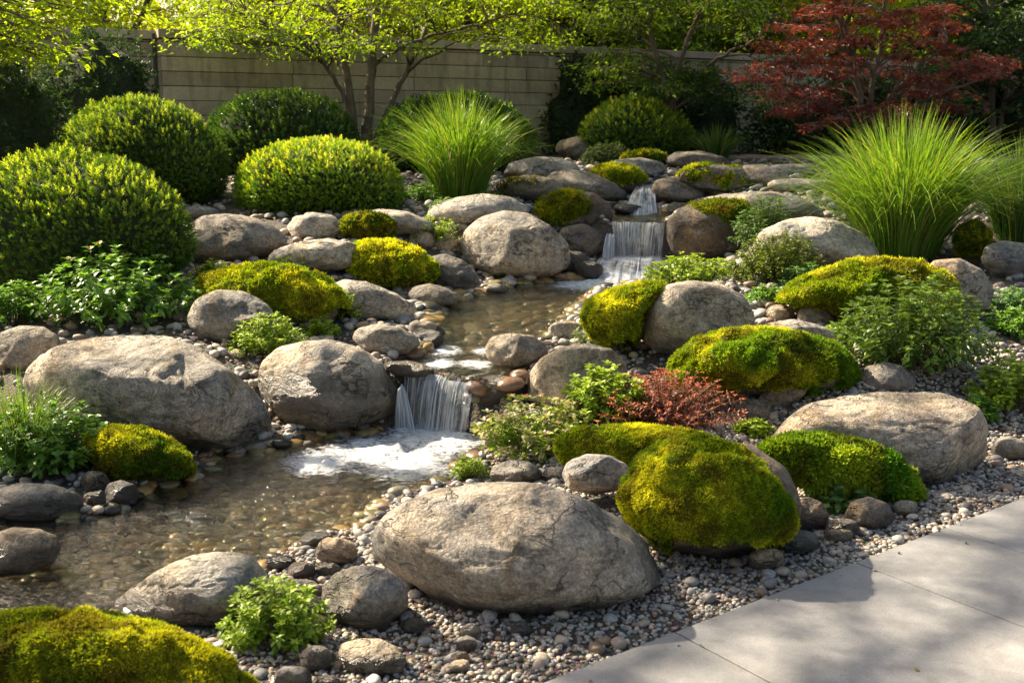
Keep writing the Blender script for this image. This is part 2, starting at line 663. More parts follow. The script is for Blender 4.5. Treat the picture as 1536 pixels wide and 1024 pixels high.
M = {
    'rock': rock_material(), 'pebble': pebble_material(), 'wetpebble': pebble_material('wet_stream_stone', True),
    'leaf': leaf_material('soft_leaf'), 'gloss': leaf_material('glossy_leaf', .34, .34, (1.5, 1.5, .4), spec=.5),
    'tree': leaf_material('tree_leaf', .55, .5, (1.7, 1.6, .35)),
    'treedk': leaf_material('shade_tree_leaf', .3, .5, (1.3, 1.4, .5)),
    'red': leaf_material('maple_leaf', .42, .38, (1.9, 1.1, .6)),
    'grass': leaf_material('grass_blade', .45, .4, (1.3, 1.3, .4)),
    'moss': leaf_material('moss_frond', .35, .8, (1.3, 1.3, .4), .1, 25),
    'bark': plain_noise_material('bark', (.075, .055, .038), (.17, .13, .09), 9, .9, .8, .02, (1, 1, .25)),
    'mossbase': plain_noise_material('moss_mat', (.035, .045, .006), (.085, .095, .010), 16, .95, .8, .02),
    'core': plain_noise_material('shade_core_and_joint', (.012, .022, .006), (.03, .045, .012), 22, .95, .8, .03),  # dark tone standing in for shade inside shrubs; also backs the wall joints
    'water': water_material(), 'fall': fall_material(.55, 34), 'cascade': fall_material(.66, 9, 5.),
    'ground': ground_material(), 'patio': patio_material(), 'wall': wallstone_material(),
    'stem': plain_noise_material('green_stem', (.06, .08, .02), (.12, .07, .03), 30, .6, .2, .002),
    'iron': plain_noise_material('dark_pipe', (.02, .02, .02), (.04, .036, .03), 12, .5, .2, .003),
}

# ------------------------------------------------------------------ terrain
LV = (-0.08, 0.22, 0.70)
POOL_PX = [
    [(-190, 975), (-190, 790), (60, 770), (130, 775), (170, 755), (210, 735), (300, 700), (290, 682), (420, 665), (460, 650),
     (560, 642), (604, 631), (715, 643), (790, 640), (760, 668), (720, 690), (690, 722), (640, 738), (600, 748), (572, 775),
     (560, 800), (520, 803), (480, 812), (440, 832), (415, 850), (350, 900), (240, 922), (150, 935), (0, 950)],
    [(598, 553), (720, 572), (765, 575), (800, 562), (830, 520), (855, 495), (880, 470), (905, 440), (985, 426), (1012, 414), (1002, 403),
     (903, 403), (888, 412), (850, 418), (800, 426), (740, 430), (700, 442), (650, 455), (628, 480), (642, 500), (625, 528), (590, 538), (572, 546)],
    [(910, 333), (1002, 333), (1030, 327), (1015, 319), (985, 317), (935, 317), (905, 321), (895, 329)],
]
POOLS = [np.array([onplane(px, py, LV[i])[:2] for px, py in P]) for i, P in enumerate(POOL_PX)]

def poly_sd(P, poly):                   # distance, negative inside
    d = np.full(len(P), 1e9)
    ins = np.zeros(len(P), bool)
    n = len(poly)
    for i in range(n):
        a, b = poly[i], poly[(i + 1) % n]
        e = b - a
        h = np.clip(((P - a) @ e) / (e @ e + 1e-12), 0, 1)
        d = np.minimum(d, np.linalg.norm(P - a - h[:, None] * e, axis=1))
        c = ((a[1] > P[:, 1]) != (b[1] > P[:, 1])) & (P[:, 0] < (b[0] - a[0]) * (P[:, 1] - a[1]) / (b[1] - a[1] + 1e-12) + a[0])
        ins ^= c
    return np.where(ins, -d, d)

EA = onplane(810, 1024, 0)[:2]
EB = onplane(1536, 745, 0)[:2]
ED = (EB - EA) / np.linalg.norm(EB - EA)
EN = np.array([-ED[1], ED[0]])          # towards the garden

def edge_sd(P):
    return (P - EA) @ EN

BK_Y = [-100, 4.5, 5.3, 6, 7, 8, 9, 10, 11, 12, 13, 15, 17, 25, 200]
BK_Z = [-.025, -.025, .08, .25, .33, .42, .52, .68, .82, .93, 1.02, 1.17, 1.24, 1.28, 1.3]

def terrain(P):
    P = np.atleast_2d(np.asarray(P, float))
    sd = edge_sd(P)
    zb = np.interp(P[:, 1], BK_Y, BK_Z)
    zb = -.025 + (zb + .025) * sstep(.15, 1.5, sd)
    q = np.stack([P[:, 0], P[:, 1], P[:, 0] * 0], -1)
    zb = zb + .02 * vnoise(q * 2.3, 3) * sstep(0, .8, sd) + .008 * vnoise(q * 8, 4) * sstep(0, .2, sd)
    ds = [poly_sd(P, p) for p in POOLS]
    wsum = 0
    zc = 0
    for d, lv in zip(ds, LV):
        g = 1 / (np.maximum(d, 0) + .04) ** 3
        zc = zc + g * (lv + .03)
        wsum = wsum + g
    zc = zc / wsum
    dm = np.minimum(np.minimum(ds[0], ds[1]), ds[2])
    lo = np.where(ds[0] <= dm, 1.0, 1.15)
    k = 1 - sstep(.12, lo, dm)
    z = zb * (1 - k) + zc * k
    for d, lv, dep in zip(ds, LV, (.13, .15, .08)):
        z = np.where(d < 0, lv + .03 - np.minimum(-d * .7, dep + .03), z)
    z = np.where(sd < .02, np.minimum(z, -.03), z)
    return z

GX = np.arange(-11, 11.01, .05)
GY = np.arange(.5, 24.01, .05)
_g = np.stack(np.meshgrid(GX, GY), -1).reshape(-1, 2)
HZ = terrain(_g).reshape(len(GY), len(GX))

def hz(P, grid=None):
    H = HZ if grid is None else grid
    P = np.atleast_2d(P)
    fx = np.clip((P[:, 0] - GX[0]) / .05, 0, len(GX) - 1.001)
    fy = np.clip((P[:, 1] - GY[0]) / .05, 0, len(GY) - 1.001)
    i, j = fx.astype(int), fy.astype(int)
    a, b = fx - i, fy - j
    return (H[j, i] * (1 - a) + H[j, i + 1] * a) * (1 - b) + (H[j + 1, i] * (1 - a) + H[j + 1, i + 1] * a) * b

_w = HZ.copy()
for _p, _l in zip(POOLS, LV):
    _in = (poly_sd(_g, _p) < 0).reshape(HZ.shape)
    _w = np.where(_in, np.maximum(_w, _l), _w)
HW = _w

def hit(px, py):
    """point where the view ray meets the ground or the water; returns point and axis depth"""
    r = ray(px, py)
    D = np.arange(1.5, 26, .01)
    Q = CP + D[:, None] * r
    below = Q[:, 2] < hz(Q[:, :2], HW)
    i = int(np.argmax(below)) if below.any() else len(D) - 1
    return Q[i], D[i]

# ground sheet, fine in the garden and coarse out to the horizon
xs = np.concatenate([[-150, -90, -50, -30, -20, -14], GX[::1], [14, 20, 30, 50, 90, 150]])
ys = np.concatenate([[-80, -40, -15, -5, -1], GY, [27, 32, 40, 60, 100, 200]])
gp = np.stack(np.meshgrid(xs, ys), -1).reshape(-1, 2)
gz = terrain(gp)
V = np.column_stack([gp, gz])
nx, ny = len(xs), len(ys)
i = np.arange(ny - 1)[:, None] * nx
j = np.arange(nx - 1)[None]
Fq = np.stack([i + j, i + j + 1, i + nx + j + 1, i + nx + j], -1).reshape(-1, 4)
tag(link('ground', mesh_np('ground', V, Fq, M['ground'])), kind='structure')

# ------------------------------------------------------------------ paving
def box_verts(p0, ux, uy, lx, ly, z0, z1, bev):
    """bevelled slab -> verts, quads (top inset by bev)"""
    def ring(ins, z):
        return [np.append(p0 + ux * a + uy * b, z) for a, b in ((ins, ins), (lx - ins, ins), (lx - ins, ly - ins), (ins, ly - ins))]
    V = np.array(ring(0, z0) + ring(0, z1 - bev) + ring(bev, z1))
    Fs = [[4 * r + k, 4 * r + (k + 1) % 4, 4 * (r + 1) + (k + 1) % 4, 4 * (r + 1) + k] for r in (0, 1) for k in range(4)] + [[8, 9, 10, 11]]
    return V, np.array(Fs)

joints = [float((onplane(px, py, 0)[:2] - EA) @ ED) for px, py in ((1010, 946), (1283, 843), (1415, 790))]
cuts = [joints[0] - 2.9, joints[0] - 1.93, joints[0] - .96] + joints + [joints[2] + .96, joints[2] + 1.92, joints[2] + 2.9]
cuts = [cuts[0], cuts[1], cuts[2], joints[0], joints[1], joints[2], joints[2] + .96, joints[2] + 1.92, joints[2] + 2.88, joints[2] + 3.84]
PV = []
for a, b in zip(cuts[:-1], cuts[1:]):
    for r_ in range(3):
        v, f = box_verts(EA + ED * (a + .0035) - EN * (r_ * 1.9 + 1.897), ED, EN, b - a - .007, 1.894, -.045, 0.0, .0012)
        PV.append((v, f, np.tile(rng.uniform(.9, 1.08) * np.array([1, .995, .99]), (12, 1))))
v, f, t_ = join(PV)
tag(link('paving', mesh_np('paving', v, f, M['patio'], tint=t_, smooth=False)), kind='structure')

# ------------------------------------------------------------------ outline blobs
def box_outline(x0, x1, y0, y1, seed=0, sq=2.4):
    r = np.random.default_rng(int(seed))
    a = np.linspace(0, 2 * math.pi, 28, endpoint=False)
    cx, cy = (x0 + x1) / 2, (y0 + y1) / 2
    e = 2 / sq
    px = np.sign(np.cos(a)) * np.abs(np.cos(a)) ** e
    py = np.sign(np.sin(a)) * np.abs(np.sin(a)) ** e
    wob = 1 + .03 * np.sin(2 * a + r.uniform(0, 6)) + .025 * np.sin(3 * a + r.uniform(0, 6))
    skew = r.uniform(-.15, .15)
    X = px * wob + skew * (-py) * (1 - px ** 2)
    Y = py * wob
    X = (X - X.min()) / (X.max() - X.min()) * 2 - 1
    Y = (Y - Y.min()) / (Y.max() - Y.min()) * 2 - 1
    return [(cx + x * (x1 - x0) / 2, cy + y * (y1 - y0) / 2) for x, y in zip(X, Y)]

def outline_radius(poly):
    P = np.array(poly, float)
    c = np.array([(P[:, 0].min() + P[:, 0].max()) / 2, (P[:, 1].min() + P[:, 1].max()) / 2])
    Q = (P - c) * [1, -1]
    th = np.linspace(-math.pi, math.pi, 361)
    Rr = np.zeros(361)
    for k, a in enumerate(th):
        d = np.array([math.cos(a), math.sin(a)])
        best = 0
        for i in range(len(Q)):
            p, q = Q[i], Q[(i + 1) % len(Q)]
            e = q - p
            den = d[0] * e[1] - d[1] * e[0]
            if abs(den) < 1e-9:
                continue
            t = (p[0] * e[1] - p[1] * e[0]) / den
            u = (p[0] * d[1] - p[1] * d[0]) / den
            if t > best and -1e-6 <= u <= 1 + 1e-6:
                best = t
        Rr[k] = best
    ext = np.concatenate([Rr[-11:-1], Rr, Rr[1:11]])
    ker = np.hanning(15)
    ker /= ker.sum()
    Rs = np.convolve(ext, ker, 'same')[10:-10]
    return c, th, Rs

def blob(poly, b=.8, sub=5, k=.6, D=None, contact=None, vexp=1.0, dz=0.):
    """closed rounded body whose silhouette follows poly -> verts, tris, centre, size, depth"""
    c, th, Rs = outline_radius(poly)
    P = np.array(poly, float)
    hw = (P[:, 0].max() - P[:, 0].min()) / 2
    hh = (P[:, 1].max() - P[:, 1].min()) / 2
    if D is None:
        ib = int(np.argmax(P[:, 1]))
        cp = contact if contact else (c[0] * .5 + P[ib, 0] * .5, P[ib, 1] - .04 * hh)
        _, D0 = hit(*cp)
        D = D0 / (1 - k * b * hw / F)
    D += dz
    s = D / F
    Vs, T = ico(sub)
    u, v, w_ = Vs[:, 0], Vs[:, 1], Vs[:, 2]
    a = np.arctan2(w_, u)
    rho = np.sqrt(u * u + w_ * w_)
    Rr = np.interp(a, th, Rs)
    C = at_depth(c[0], c[1], D)
    rd = ray(*c)
    rd = rd / np.linalg.norm(rd)
    bd = b * hw * s
    vv = np.sign(v) * np.abs(v) ** vexp
    Vw = C + RT * (rho * Rr * np.cos(a) * s)[:, None] + UP * (rho * Rr * np.sin(a) * s)[:, None] + rd * (vv * bd)[:, None]
    return Vw, T, C, hw * s, D

def refit(Vw, poly, C):
    P = np.array(poly, float)
    tl, br = P.min(0), P.max(0)
    for _ in range(2):
        q = project(Vw)
        a, b_ = q.min(0), q.max(0)
        sc = (br - tl) / (b_ - a)
        D = (C - CP) @ FW
        x = (Vw - C) @ RT
        y = (Vw - C) @ UP
        rest = Vw - C - x[:, None] * RT - y[:, None] * UP
        x2, y2 = x * sc[0], y * sc[1]
        Vw = C + rest + x2[:, None] * RT + y2[:, None] * UP
        q = project(Vw)
        off = (tl + br) / 2 - (q.min(0) + q.max(0)) / 2
        Vw = Vw + RT * (off[0] * D / F) - UP * (off[1] * D / F)
    return Vw

def refit_outline(Vw, poly, C, amt=.85):
    """ease the body back to its drawn proportions all round after the relief has been cut"""
    c, th, Rs = outline_radius(poly)
    D = (C - CP) @ FW
    for _ in range(2):
        q = project(Vw)
        a = np.arctan2(-(q[:, 1] - c[1]), q[:, 0] - c[0])
        rr = np.hypot(q[:, 0] - c[0], q[:, 1] - c[1])
        nb = 72
        bi = ((a + math.pi) / (2 * math.pi) * nb).astype(int) % nb
        mx = np.zeros(nb)
        np.maximum.at(mx, bi, rr)
        mx = np.maximum(mx, 1e-3)
        bc = (np.arange(nb) + .5) / nb * 2 * math.pi - math.pi
        f = np.interp(bc, th, Rs) / mx
        e = np.concatenate([f[-3:], f, f[:3]])
        f = np.convolve(e, [.25, .5, .25], 'same')[3:-3]
        f = 1 + (np.clip(f, .7, 1.5) - 1) * amt
        sc = np.interp(a, np.concatenate([[bc[-1] - 2 * math.pi], bc, [bc[0] + 2 * math.pi]]), np.concatenate([[f[-1]], f, [f[0]]]))
        x = (Vw - C) @ RT
        y = (Vw - C) @ UP
        rest = Vw - C - x[:, None] * RT - y[:, None] * UP
        Vw = C + rest + (x * sc)[:, None] * RT + (y * sc)[:, None] * UP
    return Vw

def roughen(Vw, T, size, seed, amp=1., cuts_=(), C=None, cav=1.):
    """boulder relief: soft facets, broad swells, ledges and pits"""
    r = np.random.default_rng(int(seed) + 100)
    N = vnormals(Vw, T)
    C = Vw.mean(0) if C is None else C
    for cu in cuts_:
        n = np.array(cu[:3], float)
        n /= np.linalg.norm(n)
        d = (Vw - C) @ n
        lim = cu[3] * d.max()
        soft = .05 * size
        ex = soft * np.logaddexp(0, (d - lim) / soft)
        Vw = Vw - n * (ex * .93)[:, None]
    for q in range(9):
        n = r.normal(size=3)
        n[2] = abs(n[2]) * .7
        n /= np.linalg.norm(n)
        d = (Vw - C) @ n
        lim = r.uniform(.70, .92) * d.max()
        soft = .028 * size
        ex = soft * np.logaddexp(0, (d - lim) / soft)
        Vw = Vw - n * (ex * .8)[:, None]
    N = vnormals(Vw, T)
    X = (Vw - C) / size + seed * 7.31
    d = .06 * fbm(X * 1.5, 3, seed, .45)
    rn = np.abs(fbm(X * [2.2, 2.2, 4.5], 4, seed + 5))
    d = d - .019 * (1 - sstep(0, .14, rn)) * sstep(-.1, .4, vnoise(X * 1.3, seed + 9)) * cav
    f1, f2 = voro(X * 2.4 + .25 * np.stack([vnoise(X * 5, seed + 1)] * 3, -1), seed)
    d = d - .013 * (1 - sstep(0, .07, f2 - f1)) * sstep(0, .35, vnoise(X * 1.9, seed + 12)) * cav
    d = d + .004 * fbm(X * 9, 3, seed + 20)
    return Vw + N * (d * size * amp)[:, None]

ROCKS = []          # for keeping loose stones out: centre, radius

def rock_mesh(poly, seed, b=.8, sub=5, amp=1., cuts_=(), k=.6, D=None, contact=None, cav=1., vexp=1., dz=0., fit=.85):
    if isinstance(poly, tuple):
        poly = box_outline(*poly, seed=seed)
    Vw, T, C, size, D = blob(poly, b, sub, k, D, contact, vexp, dz)
    Vw = roughen(Vw, T, size, seed, amp, cuts_, C, cav)
    Vw = refit(Vw, poly, C)
    if size * F / D > 16 and fit:
        Vw = refit_outline(Vw, poly, C, fit)
    return Vw, T, C, size, D, poly

def waterline(C, size):
    """height of the water a stone stands in or beside, else far below"""
    p = C[None, :2]
    best = -9.
    for q, lv in zip(POOLS, LV):
        if poly_sd(p, q)[0] < size * .9 + .12 and C[2] > lv - .3:
            best = max(best, lv)
    return best

SEED = [0]
def rock(poly, label, cat='boulder', name='boulder', c=(.34, .32, .29), sub=5, group=None, **kw):
    SEED[0] += 1
    sd = kw.pop('seed', SEED[0])
    wl = kw.pop('wl', None)
    Vw, T, C, size, D, poly = rock_mesh(poly, sd, sub=sub, **kw)
    o0 = np.array([C[0], C[1], Vw[:, 2].min()])
    me = mesh_np(name, Vw - o0, T, M['rock'])
    o = link(name, me, loc=Vector(o0))
    tag(o, label, cat, group)
    o.color = (*c, waterline(C, size) if wl is None else wl)
    ROCKS.append((C, size, Vw))
    return o, D

# ---- moss
def tuft_template(n=4, seed=1):
    r = np.random.default_rng(seed)
    V, Fs = [], []
    for k in range(n):
        a = k * 2 * math.pi / n + r.uniform(-.4, .4)
        sp = r.uniform(.35, .8)
        dirv = np.array([1, sp * math.cos(a), sp * math.sin(a)])
        dirv /= np.linalg.norm(dirv)
        side = np.cross(dirv, r.normal(size=3))
        side /= np.linalg.norm(side)
        b0 = np.array([-.1, .1 * math.cos(a), .1 * math.sin(a)])
        L_ = r.uniform(.7, 1.1)
        mid = b0 + dirv * .55 * L_
        tip = b0 + dirv * L_ + np.array([-.15, .1 * math.cos(a), .1 * math.sin(a)])
        i0 = len(V)
        V += [b0 - side * .08, b0 + side * .08, mid + side * .13, mid - side * .13, tip]
        Fs += [[i0, i0 + 1, i0 + 2], [i0, i0 + 2, i0 + 3], [i0 + 3, i0 + 2, i0 + 4]]
    return np.array(V), np.array(Fs)
TUFTS = [tuft_template(4, s) for s in (1, 2, 3)]

MOSS_PAL = {
    'gold': ((.22, .29, .012), (.60, .58, .03), (.17, .15, .015)),
    'lime': ((.13, .22, .015), (.36, .45, .03), (.12, .13, .015)),
    'green': ((.18, .22, .012), (.44, .43, .02), (.15, .12, .015)),
    'dark': ((.13, .17, .012), (.32, .31, .02), (.15, .095, .015)),
}

def moss_mesh(poly, seed, pal='gold', b=.8, k=.6, D=None, lumps=1., tl=None, dens=1., drop=-.72, dz=0., contact=None, sub=5, lumpscale=2.2, drape=.0):
    if isinstance(poly, tuple):
        poly = box_outline(*poly, seed=seed, sq=2.2)
    Vw, T, C, size, D = blob(poly, b, sub, k, D, contact, 1., dz)
    N = vnormals(Vw, T)
    X = (Vw - C) / size + seed * 3.77
    f1, f2 = voro(X * lumpscale + .3 * np.stack([vnoise(X * 3, seed + q) for q in range(3)], -1), seed)
    d = .12 * (sstep(0, .55, f2 - f1) - .6) * lumps + .05 * fbm(X * 2.5, 3, seed) + .018 * fbm(X * 9, 3, seed + 3)
    Vw = Vw + N * (d * size)[:, None]
    Vw = refit(Vw, poly, C)
    Vw = refit_outline(Vw, poly, C, .7)
    N = vnormals(Vw, T)
    P = np.array(poly, float)
    q = project(Vw)
    yy = (q[:, 1] - P[:, 1].min()) / (P[:, 1].max() - P[:, 1].min()) * -2 + 1      # 1 top .. -1 bottom
    ragged = yy + .22 * fbm(X * 3, 3, seed + 8)
    Tc = (Vw[T].mean(1) - C)
    keep = ragged[T].mean(1) > drop
    T = T[keep]
    c0, c1, c2 = [np.array(c) for c in MOSS_PAL[pal]]
    def tint(Pw, n):
        X = (Pw - C) / size + seed
        a = sstep(-.5, .6, fbm(X * 2.0, 4, seed + 30) + n * .15)
        c = c0 + (c1 - c0) * a[:, None]
        e = sstep(.22, .62, fbm(X * 3.4, 4, seed + 40))
        c = c * (1 - e[:, None] * .75) + c2 * e[:, None] * .75
        g = sstep(.15, .7, fbm(X * 1.7, 4, seed + 60))
        c = c * (1 - g[:, None] * np.array([.55, .30, .3]))
        return c
    base_t = tint(Vw, 0) * .38
    s = D / F
    L_ = (tl if tl else max(.013, 5.2 * s))
    area = (P[:, 0].max() - P[:, 0].min()) * (P[:, 1].max() - P[:, 1].min()) * .8
    n = int(min(26000, area * 2 * .17 * dens * (5.2 * s / L_) ** 1.3))
    Pw, Nw = sample(Vw, T, n, keep=lambda c, nn: np.where(nn[:, 2] > -.75, 1., .1))
    parts = [(Vw, T, base_t)]
    jit = rng.normal(size=(n, 3)) * .38
    dirs = Nw + jit + np.array([0, 0, .18 - drape])
    which = rng.integers(0, 3, n)
    for q_ in range(3):
        m = which == q_
        if not m.any():
            continue
        tv, tf = TUFTS[q_]
        sc = L_ * rng.uniform(.6, 1.45, m.sum())
        tt = tint(Pw[m], rng.normal(size=m.sum())) * rng.uniform(.65, 1.35, m.sum())[:, None]
        parts.append(scatter(tv, tf, Pw[m], frames(dirs[m], spin=rng.uniform(0, 6.28, m.sum())), sc, tt))
    V, Fs, Tt = join(parts)
    return V, Fs, Tt, C, size, D

def mossy(rock_poly, moss_polys, label, c=(.2, .185, .16), b=.8, wl=None, cat='mossy rock', name='mossy_boulder', cuts_=(), **mk):
    SEED[0] += 1
    sd = SEED[0]
    rk = dict(b=b * .93, amp=.7, cuts_=cuts_)
    if 'D' in mk:
        rk['D'] = mk['D']
    Vw, T, C, size, D, rock_poly = rock_mesh(rock_poly, sd, **rk)
    base = np.array([C[0], C[1], Vw[:, 2].min()])
    rt = root(name, base, label, cat)
    o = link('rock', mesh_np('rock', Vw - base, T, M['rock']), rt, loc=(0, 0, 0))
    o.color = (*c, waterline(C, size) if wl is None else wl)
    ROCKS.append((C, size, Vw))
    for q, mp in enumerate(moss_polys):
        kw = dict(mk)
        if len(mp) == 2 and isinstance(mp[1], dict):
            kw.update(mp[1])
            mp = mp[0]
        kw.setdefault('b', b)
        dz = kw.pop('dz', -.05 * size)
        kw.pop('D', None)
        V, Fs, Tt, mc, ms, _ = moss_mesh(mp, sd * 5 + q, D=D, dz=dz, **kw)
        link('moss', mesh_np('moss', V - base, Fs, M['moss'], tint=Tt), rt, loc=(0, 0, 0))
    return rt, D

def shrink(poly, f=.86, dy=3):
    if isinstance(poly, tuple):
        poly = box_outline(*poly, seed=5, sq=2.2)
    P = np.array(poly, float)
    c = (P.min(0) + P.max(0)) / 2
    Q = c + (P - c) * f
    bot = sstep(0, 1, (P[:, 1] - c[1]) / (P[:, 1].max() - c[1]))
    Q[:, 1] += dy * bot + (P[:, 1] - Q[:, 1]) * bot
    return [tuple(x) for x in Q]

def mound(poly, label, **kw):
    return mossy(shrink(poly), [poly], label, **kw)

# ------------------------------------------------------------------ boulders
GREY, WARM, TAN, DARK, PALE = (.37, .36, .35), (.42, .395, .36), (.53, .485, .42), (.14, .13, .12), (.55, .525, .485)

rock([(553, 815), (560, 785), (590, 758), (640, 735), (700, 722), (760, 721), (820, 725), (880, 745), (930, 772), (970, 805), (992, 845), (993, 872),
      (975, 893), (930, 910), (870, 928), (810, 936), (745, 932), (690, 918), (640, 895), (590, 862), (560, 842)],
     'largest boulder of all, rounded grey brown, in the foreground gravel beside the paving', c=WARM, b=.78, sub=6, seed=3, cuts_=[(-.1, -.5, .85, .80)])
rock([(165, 905), (190, 885), (240, 853), (290, 832), (335, 825), (375, 830), (400, 845), (412, 868), (405, 895), (380, 925), (345, 948),
      (300, 945), (240, 935), (190, 922)],
     'smooth grey wedge boulder with a dark facet, above the front left moss mound', c=(.50, .48, .44), b=.62, sub=6,
     seed=4, cuts_=[(-.62, -.75, .12, .52), (.2, -.1, 1, .82)], fit=.5)
rock([(480, 905), (484, 880), (500, 860), (530, 848), (560, 847), (590, 858), (608, 875), (615, 900), (606, 925), (585, 943), (550, 950), (515, 944), (490, 928)],
     'round pitted pale grey boulder left of the largest foreground boulder', c=(.50, .48, .43), b=.95, seed=8, amp=1.3)
rock([(505, 985), (512, 965), (535, 957), (570, 957), (598, 970), (612, 990), (606, 1008), (580, 1018), (545, 1021), (518, 1008)],
     'flat cream coloured oval stone at the bottom edge below the round pitted boulder', c=(.60, .52, .40), b=.9, seed=6,
     cuts_=[(0, -.1, 1, .55)], amp=.7, k=.8)
rock([(28, 575), (38, 550), (70, 522), (115, 506), (180, 502), (250, 503), (300, 518), (350, 553), (390, 590), (410, 625), (407, 655), (385, 675), (335, 688),
      (280, 684), (200, 672), (120, 650), (50, 610)],
     'huge mottled boulder with ochre patches on the left bank of the lower pool', c=WARM, b=.7, sub=6, seed=11, wl=-.06,
     cuts_=[(.1, -.2, 1, .80)])
rock([(385, 570), (392, 540), (420, 518), (460, 510), (500, 509), (545, 522), (578, 545), (595, 578), (597, 610), (580, 635), (540, 648), (485, 656),
      (440, 645), (410, 620), (392, 595)],
     'big pale boulder immediately left of the lower waterfall', c=TAN, b=.85, sub=6, seed=12, cuts_=[(.3, -.5, .6, .86)])
rock([(280, 475), (292, 448), (325, 434), (365, 436), (398, 452), (415, 474), (400, 490), (375, 505), (335, 517), (300, 508), (284, 492)],
     'rugged grey boulder between the leafy pink tipped plant and the yellow green herbs', c=(.36, .35, .33), b=.9, seed=13, amp=1.4)
rock([(284, 340), (300, 323), (340, 320), (385, 326), (415, 340), (432, 356), (428, 372), (405, 385), (370, 397), (320, 400), (285, 392), (270, 370)],
     'large grey boulder right beside the big box dome at left', c=(.36, .33, .30), seed=14, b=.8)
rock([(430, 342), (440, 326), (468, 318), (500, 323), (517, 340), (510, 354), (470, 362), (440, 357)],
     'small pale oval boulder right in front of the sunlit box dome', c=PALE, seed=15, sub=4)
rock((270, 330, 309, 330), 'thin grey stone half hidden behind the large grey boulder at left', c=GREY, sub=4)
rock([(395, 392), (410, 375), (450, 362), (490, 357), (530, 362), (550, 380), (540, 398), (500, 408), (440, 410)],
     'long pale flat boulder behind the left mossy mound', c=PALE, b=.7, sub=5, cuts_=[(0, 0, 1, .7)])
rock([(490, 430), (515, 418), (550, 422), (595, 440), (628, 461), (618, 476), (575, 484), (530, 484), (500, 468)],
     'pale sloping boulder right of the left mossy mound, above the small oval one', c=TAN, b=.75, sub=5, seed=19)
rock([(640, 386), (668, 380), (695, 390), (715, 408), (722, 425), (708, 436), (680, 440), (650, 428)],
     'dark smooth wedge boulder left of the big round boulder at the middle pool', c=(.19, .18, .17), b=.8, sub=5, wl=.2)
rock([(610, 443), (618, 430), (645, 425), (672, 432), (691, 446), (680, 458), (650, 463), (622, 456)],
     'dark flat oval stone on the left edge of the middle pool', c=(.2, .19, .175), b=.8, sub=4, wl=.2)
rock([(527, 508), (535, 492), (565, 485), (600, 490), (625, 503), (632, 516), (615, 529), (580, 534), (548, 528)],
     'smooth grey oval stone above the big pale boulder by the lower waterfall', c=(.35, .34, .31), b=.8, sub=5, wl=.15)
rock((612, 655, 481, 502), 'small grey stone just behind the dark wet one on the pool edge', c=GREY, sub=4, wl=.15)
rock((618, 666, 493, 523), 'blackish wet stone beside the small rapids above the lower waterfall', c=(.05, .045, .04), sub=4, wl=.5)
rock([(505, 335), (530, 318), (570, 313), (615, 317), (648, 332), (655, 345), (620, 352), (560, 354), (515, 350)],
     'broad grey flat boulder behind the small moss hummock near the sunlit box dome', c=GREY, b=.7, sub=5, cuts_=[(0, 0, 1, .75)])
rock([(636, 325), (648, 308), (680, 296), (725, 290), (770, 295), (795, 311), (790, 328), (740, 338), (690, 342), (655, 338)],
     'wide pale boulder with a sunlit top at the foot of the left grass clump', c=PALE, b=.75, sub=5, seed=22)
rock([(690, 365), (697, 343), (720, 325), (755, 315), (790, 319), (825, 337), (852, 362), (858, 385), (850, 405), (825, 417), (785, 425), (740, 420),
      (708, 402), (694, 385)],
     'big round boulder on the left side of the middle pool, below the upper waterfall', c=WARM, b=.9, sub=6, seed=23, cuts_=[(0, -.3, 1, .88)])
rock([(832, 355), (845, 340), (875, 335), (902, 345), (914, 360), (912, 376), (890, 388), (855, 388), (838, 374)],
     'dark boulder wedged between the big round boulder and the upper waterfall', c=(.15, .14, .13), b=.8, sub=5, wl=.33)
rock((838, 885, 376, 414), 'small dark wet rock below the wedged dark boulder, left of the splash', c=DARK, sub=4, wl=.5)
rock((858, 905, 392, 420), 'low black wet rock at the foot of the upper waterfall splash', c=(.06, .055, .05), sub=4, wl=.5)
rock([(752, 262), (765, 243), (800, 235), (840, 236), (868, 247), (872, 262), (840, 272), (790, 274)],
     'grey boulder behind the left grass clump, top end of the garden', c=GREY, b=.8, sub=5)
rock([(815, 275), (825, 258), (855, 253), (890, 260), (920, 272), (946, 292), (930, 304), (890, 305), (845, 298), (820, 290)],
     'long grey boulder just left of the topmost cascade, below the small mossy one', c=(.3, .28, .26), b=.7, sub=5, wl=.80)
rock([(831, 226), (838, 211), (865, 204), (895, 208), (918, 221), (912, 234), (880, 242), (848, 240)],
     'smooth boulder farthest back, standing against the dark climber by the wall', c=(.29, .26, .24), b=.85, sub=5)
rock([(898, 252), (920, 240), (960, 236), (995, 242), (1002, 256), (985, 266), (930, 268), (903, 262)],
     'grey flat boulder behind the small mossy one at the head of the stream', c=GREY, b=.8, sub=5)
rock([(975, 288), (983, 270), (1010, 264), (1045, 272), (1063, 288), (1052, 302), (1020, 309), (985, 304)],
     'dark two lobed boulder right of the topmost cascade', c=(.2, .185, .165), b=.85, sub=5, wl=.82, amp=1.3)
rock([(995, 238), (1015, 228), (1050, 226), (1085, 234), (1103, 246), (1080, 254), (1030, 256), (1000, 250)],
     'low brown boulder in front of the small far grass tuft', c=(.28, .25, .22), b=.8, sub=5)
rock([(1098, 262), (1115, 247), (1145, 246), (1175, 257), (1192, 271), (1175, 280), (1130, 282), (1103, 276)],
     'flat tan boulder right of the double mossy cushion at the top', c=(.34, .30, .26), b=.8, sub=5)
rock((1148, 1230, 246, 265), 'slim grey stone far back at the edge of the right grass clump', c=GREY, sub=4)
rock((1150, 1240, 268, 290), 'pale stone half under the right grass clump', c=PALE, sub=4)
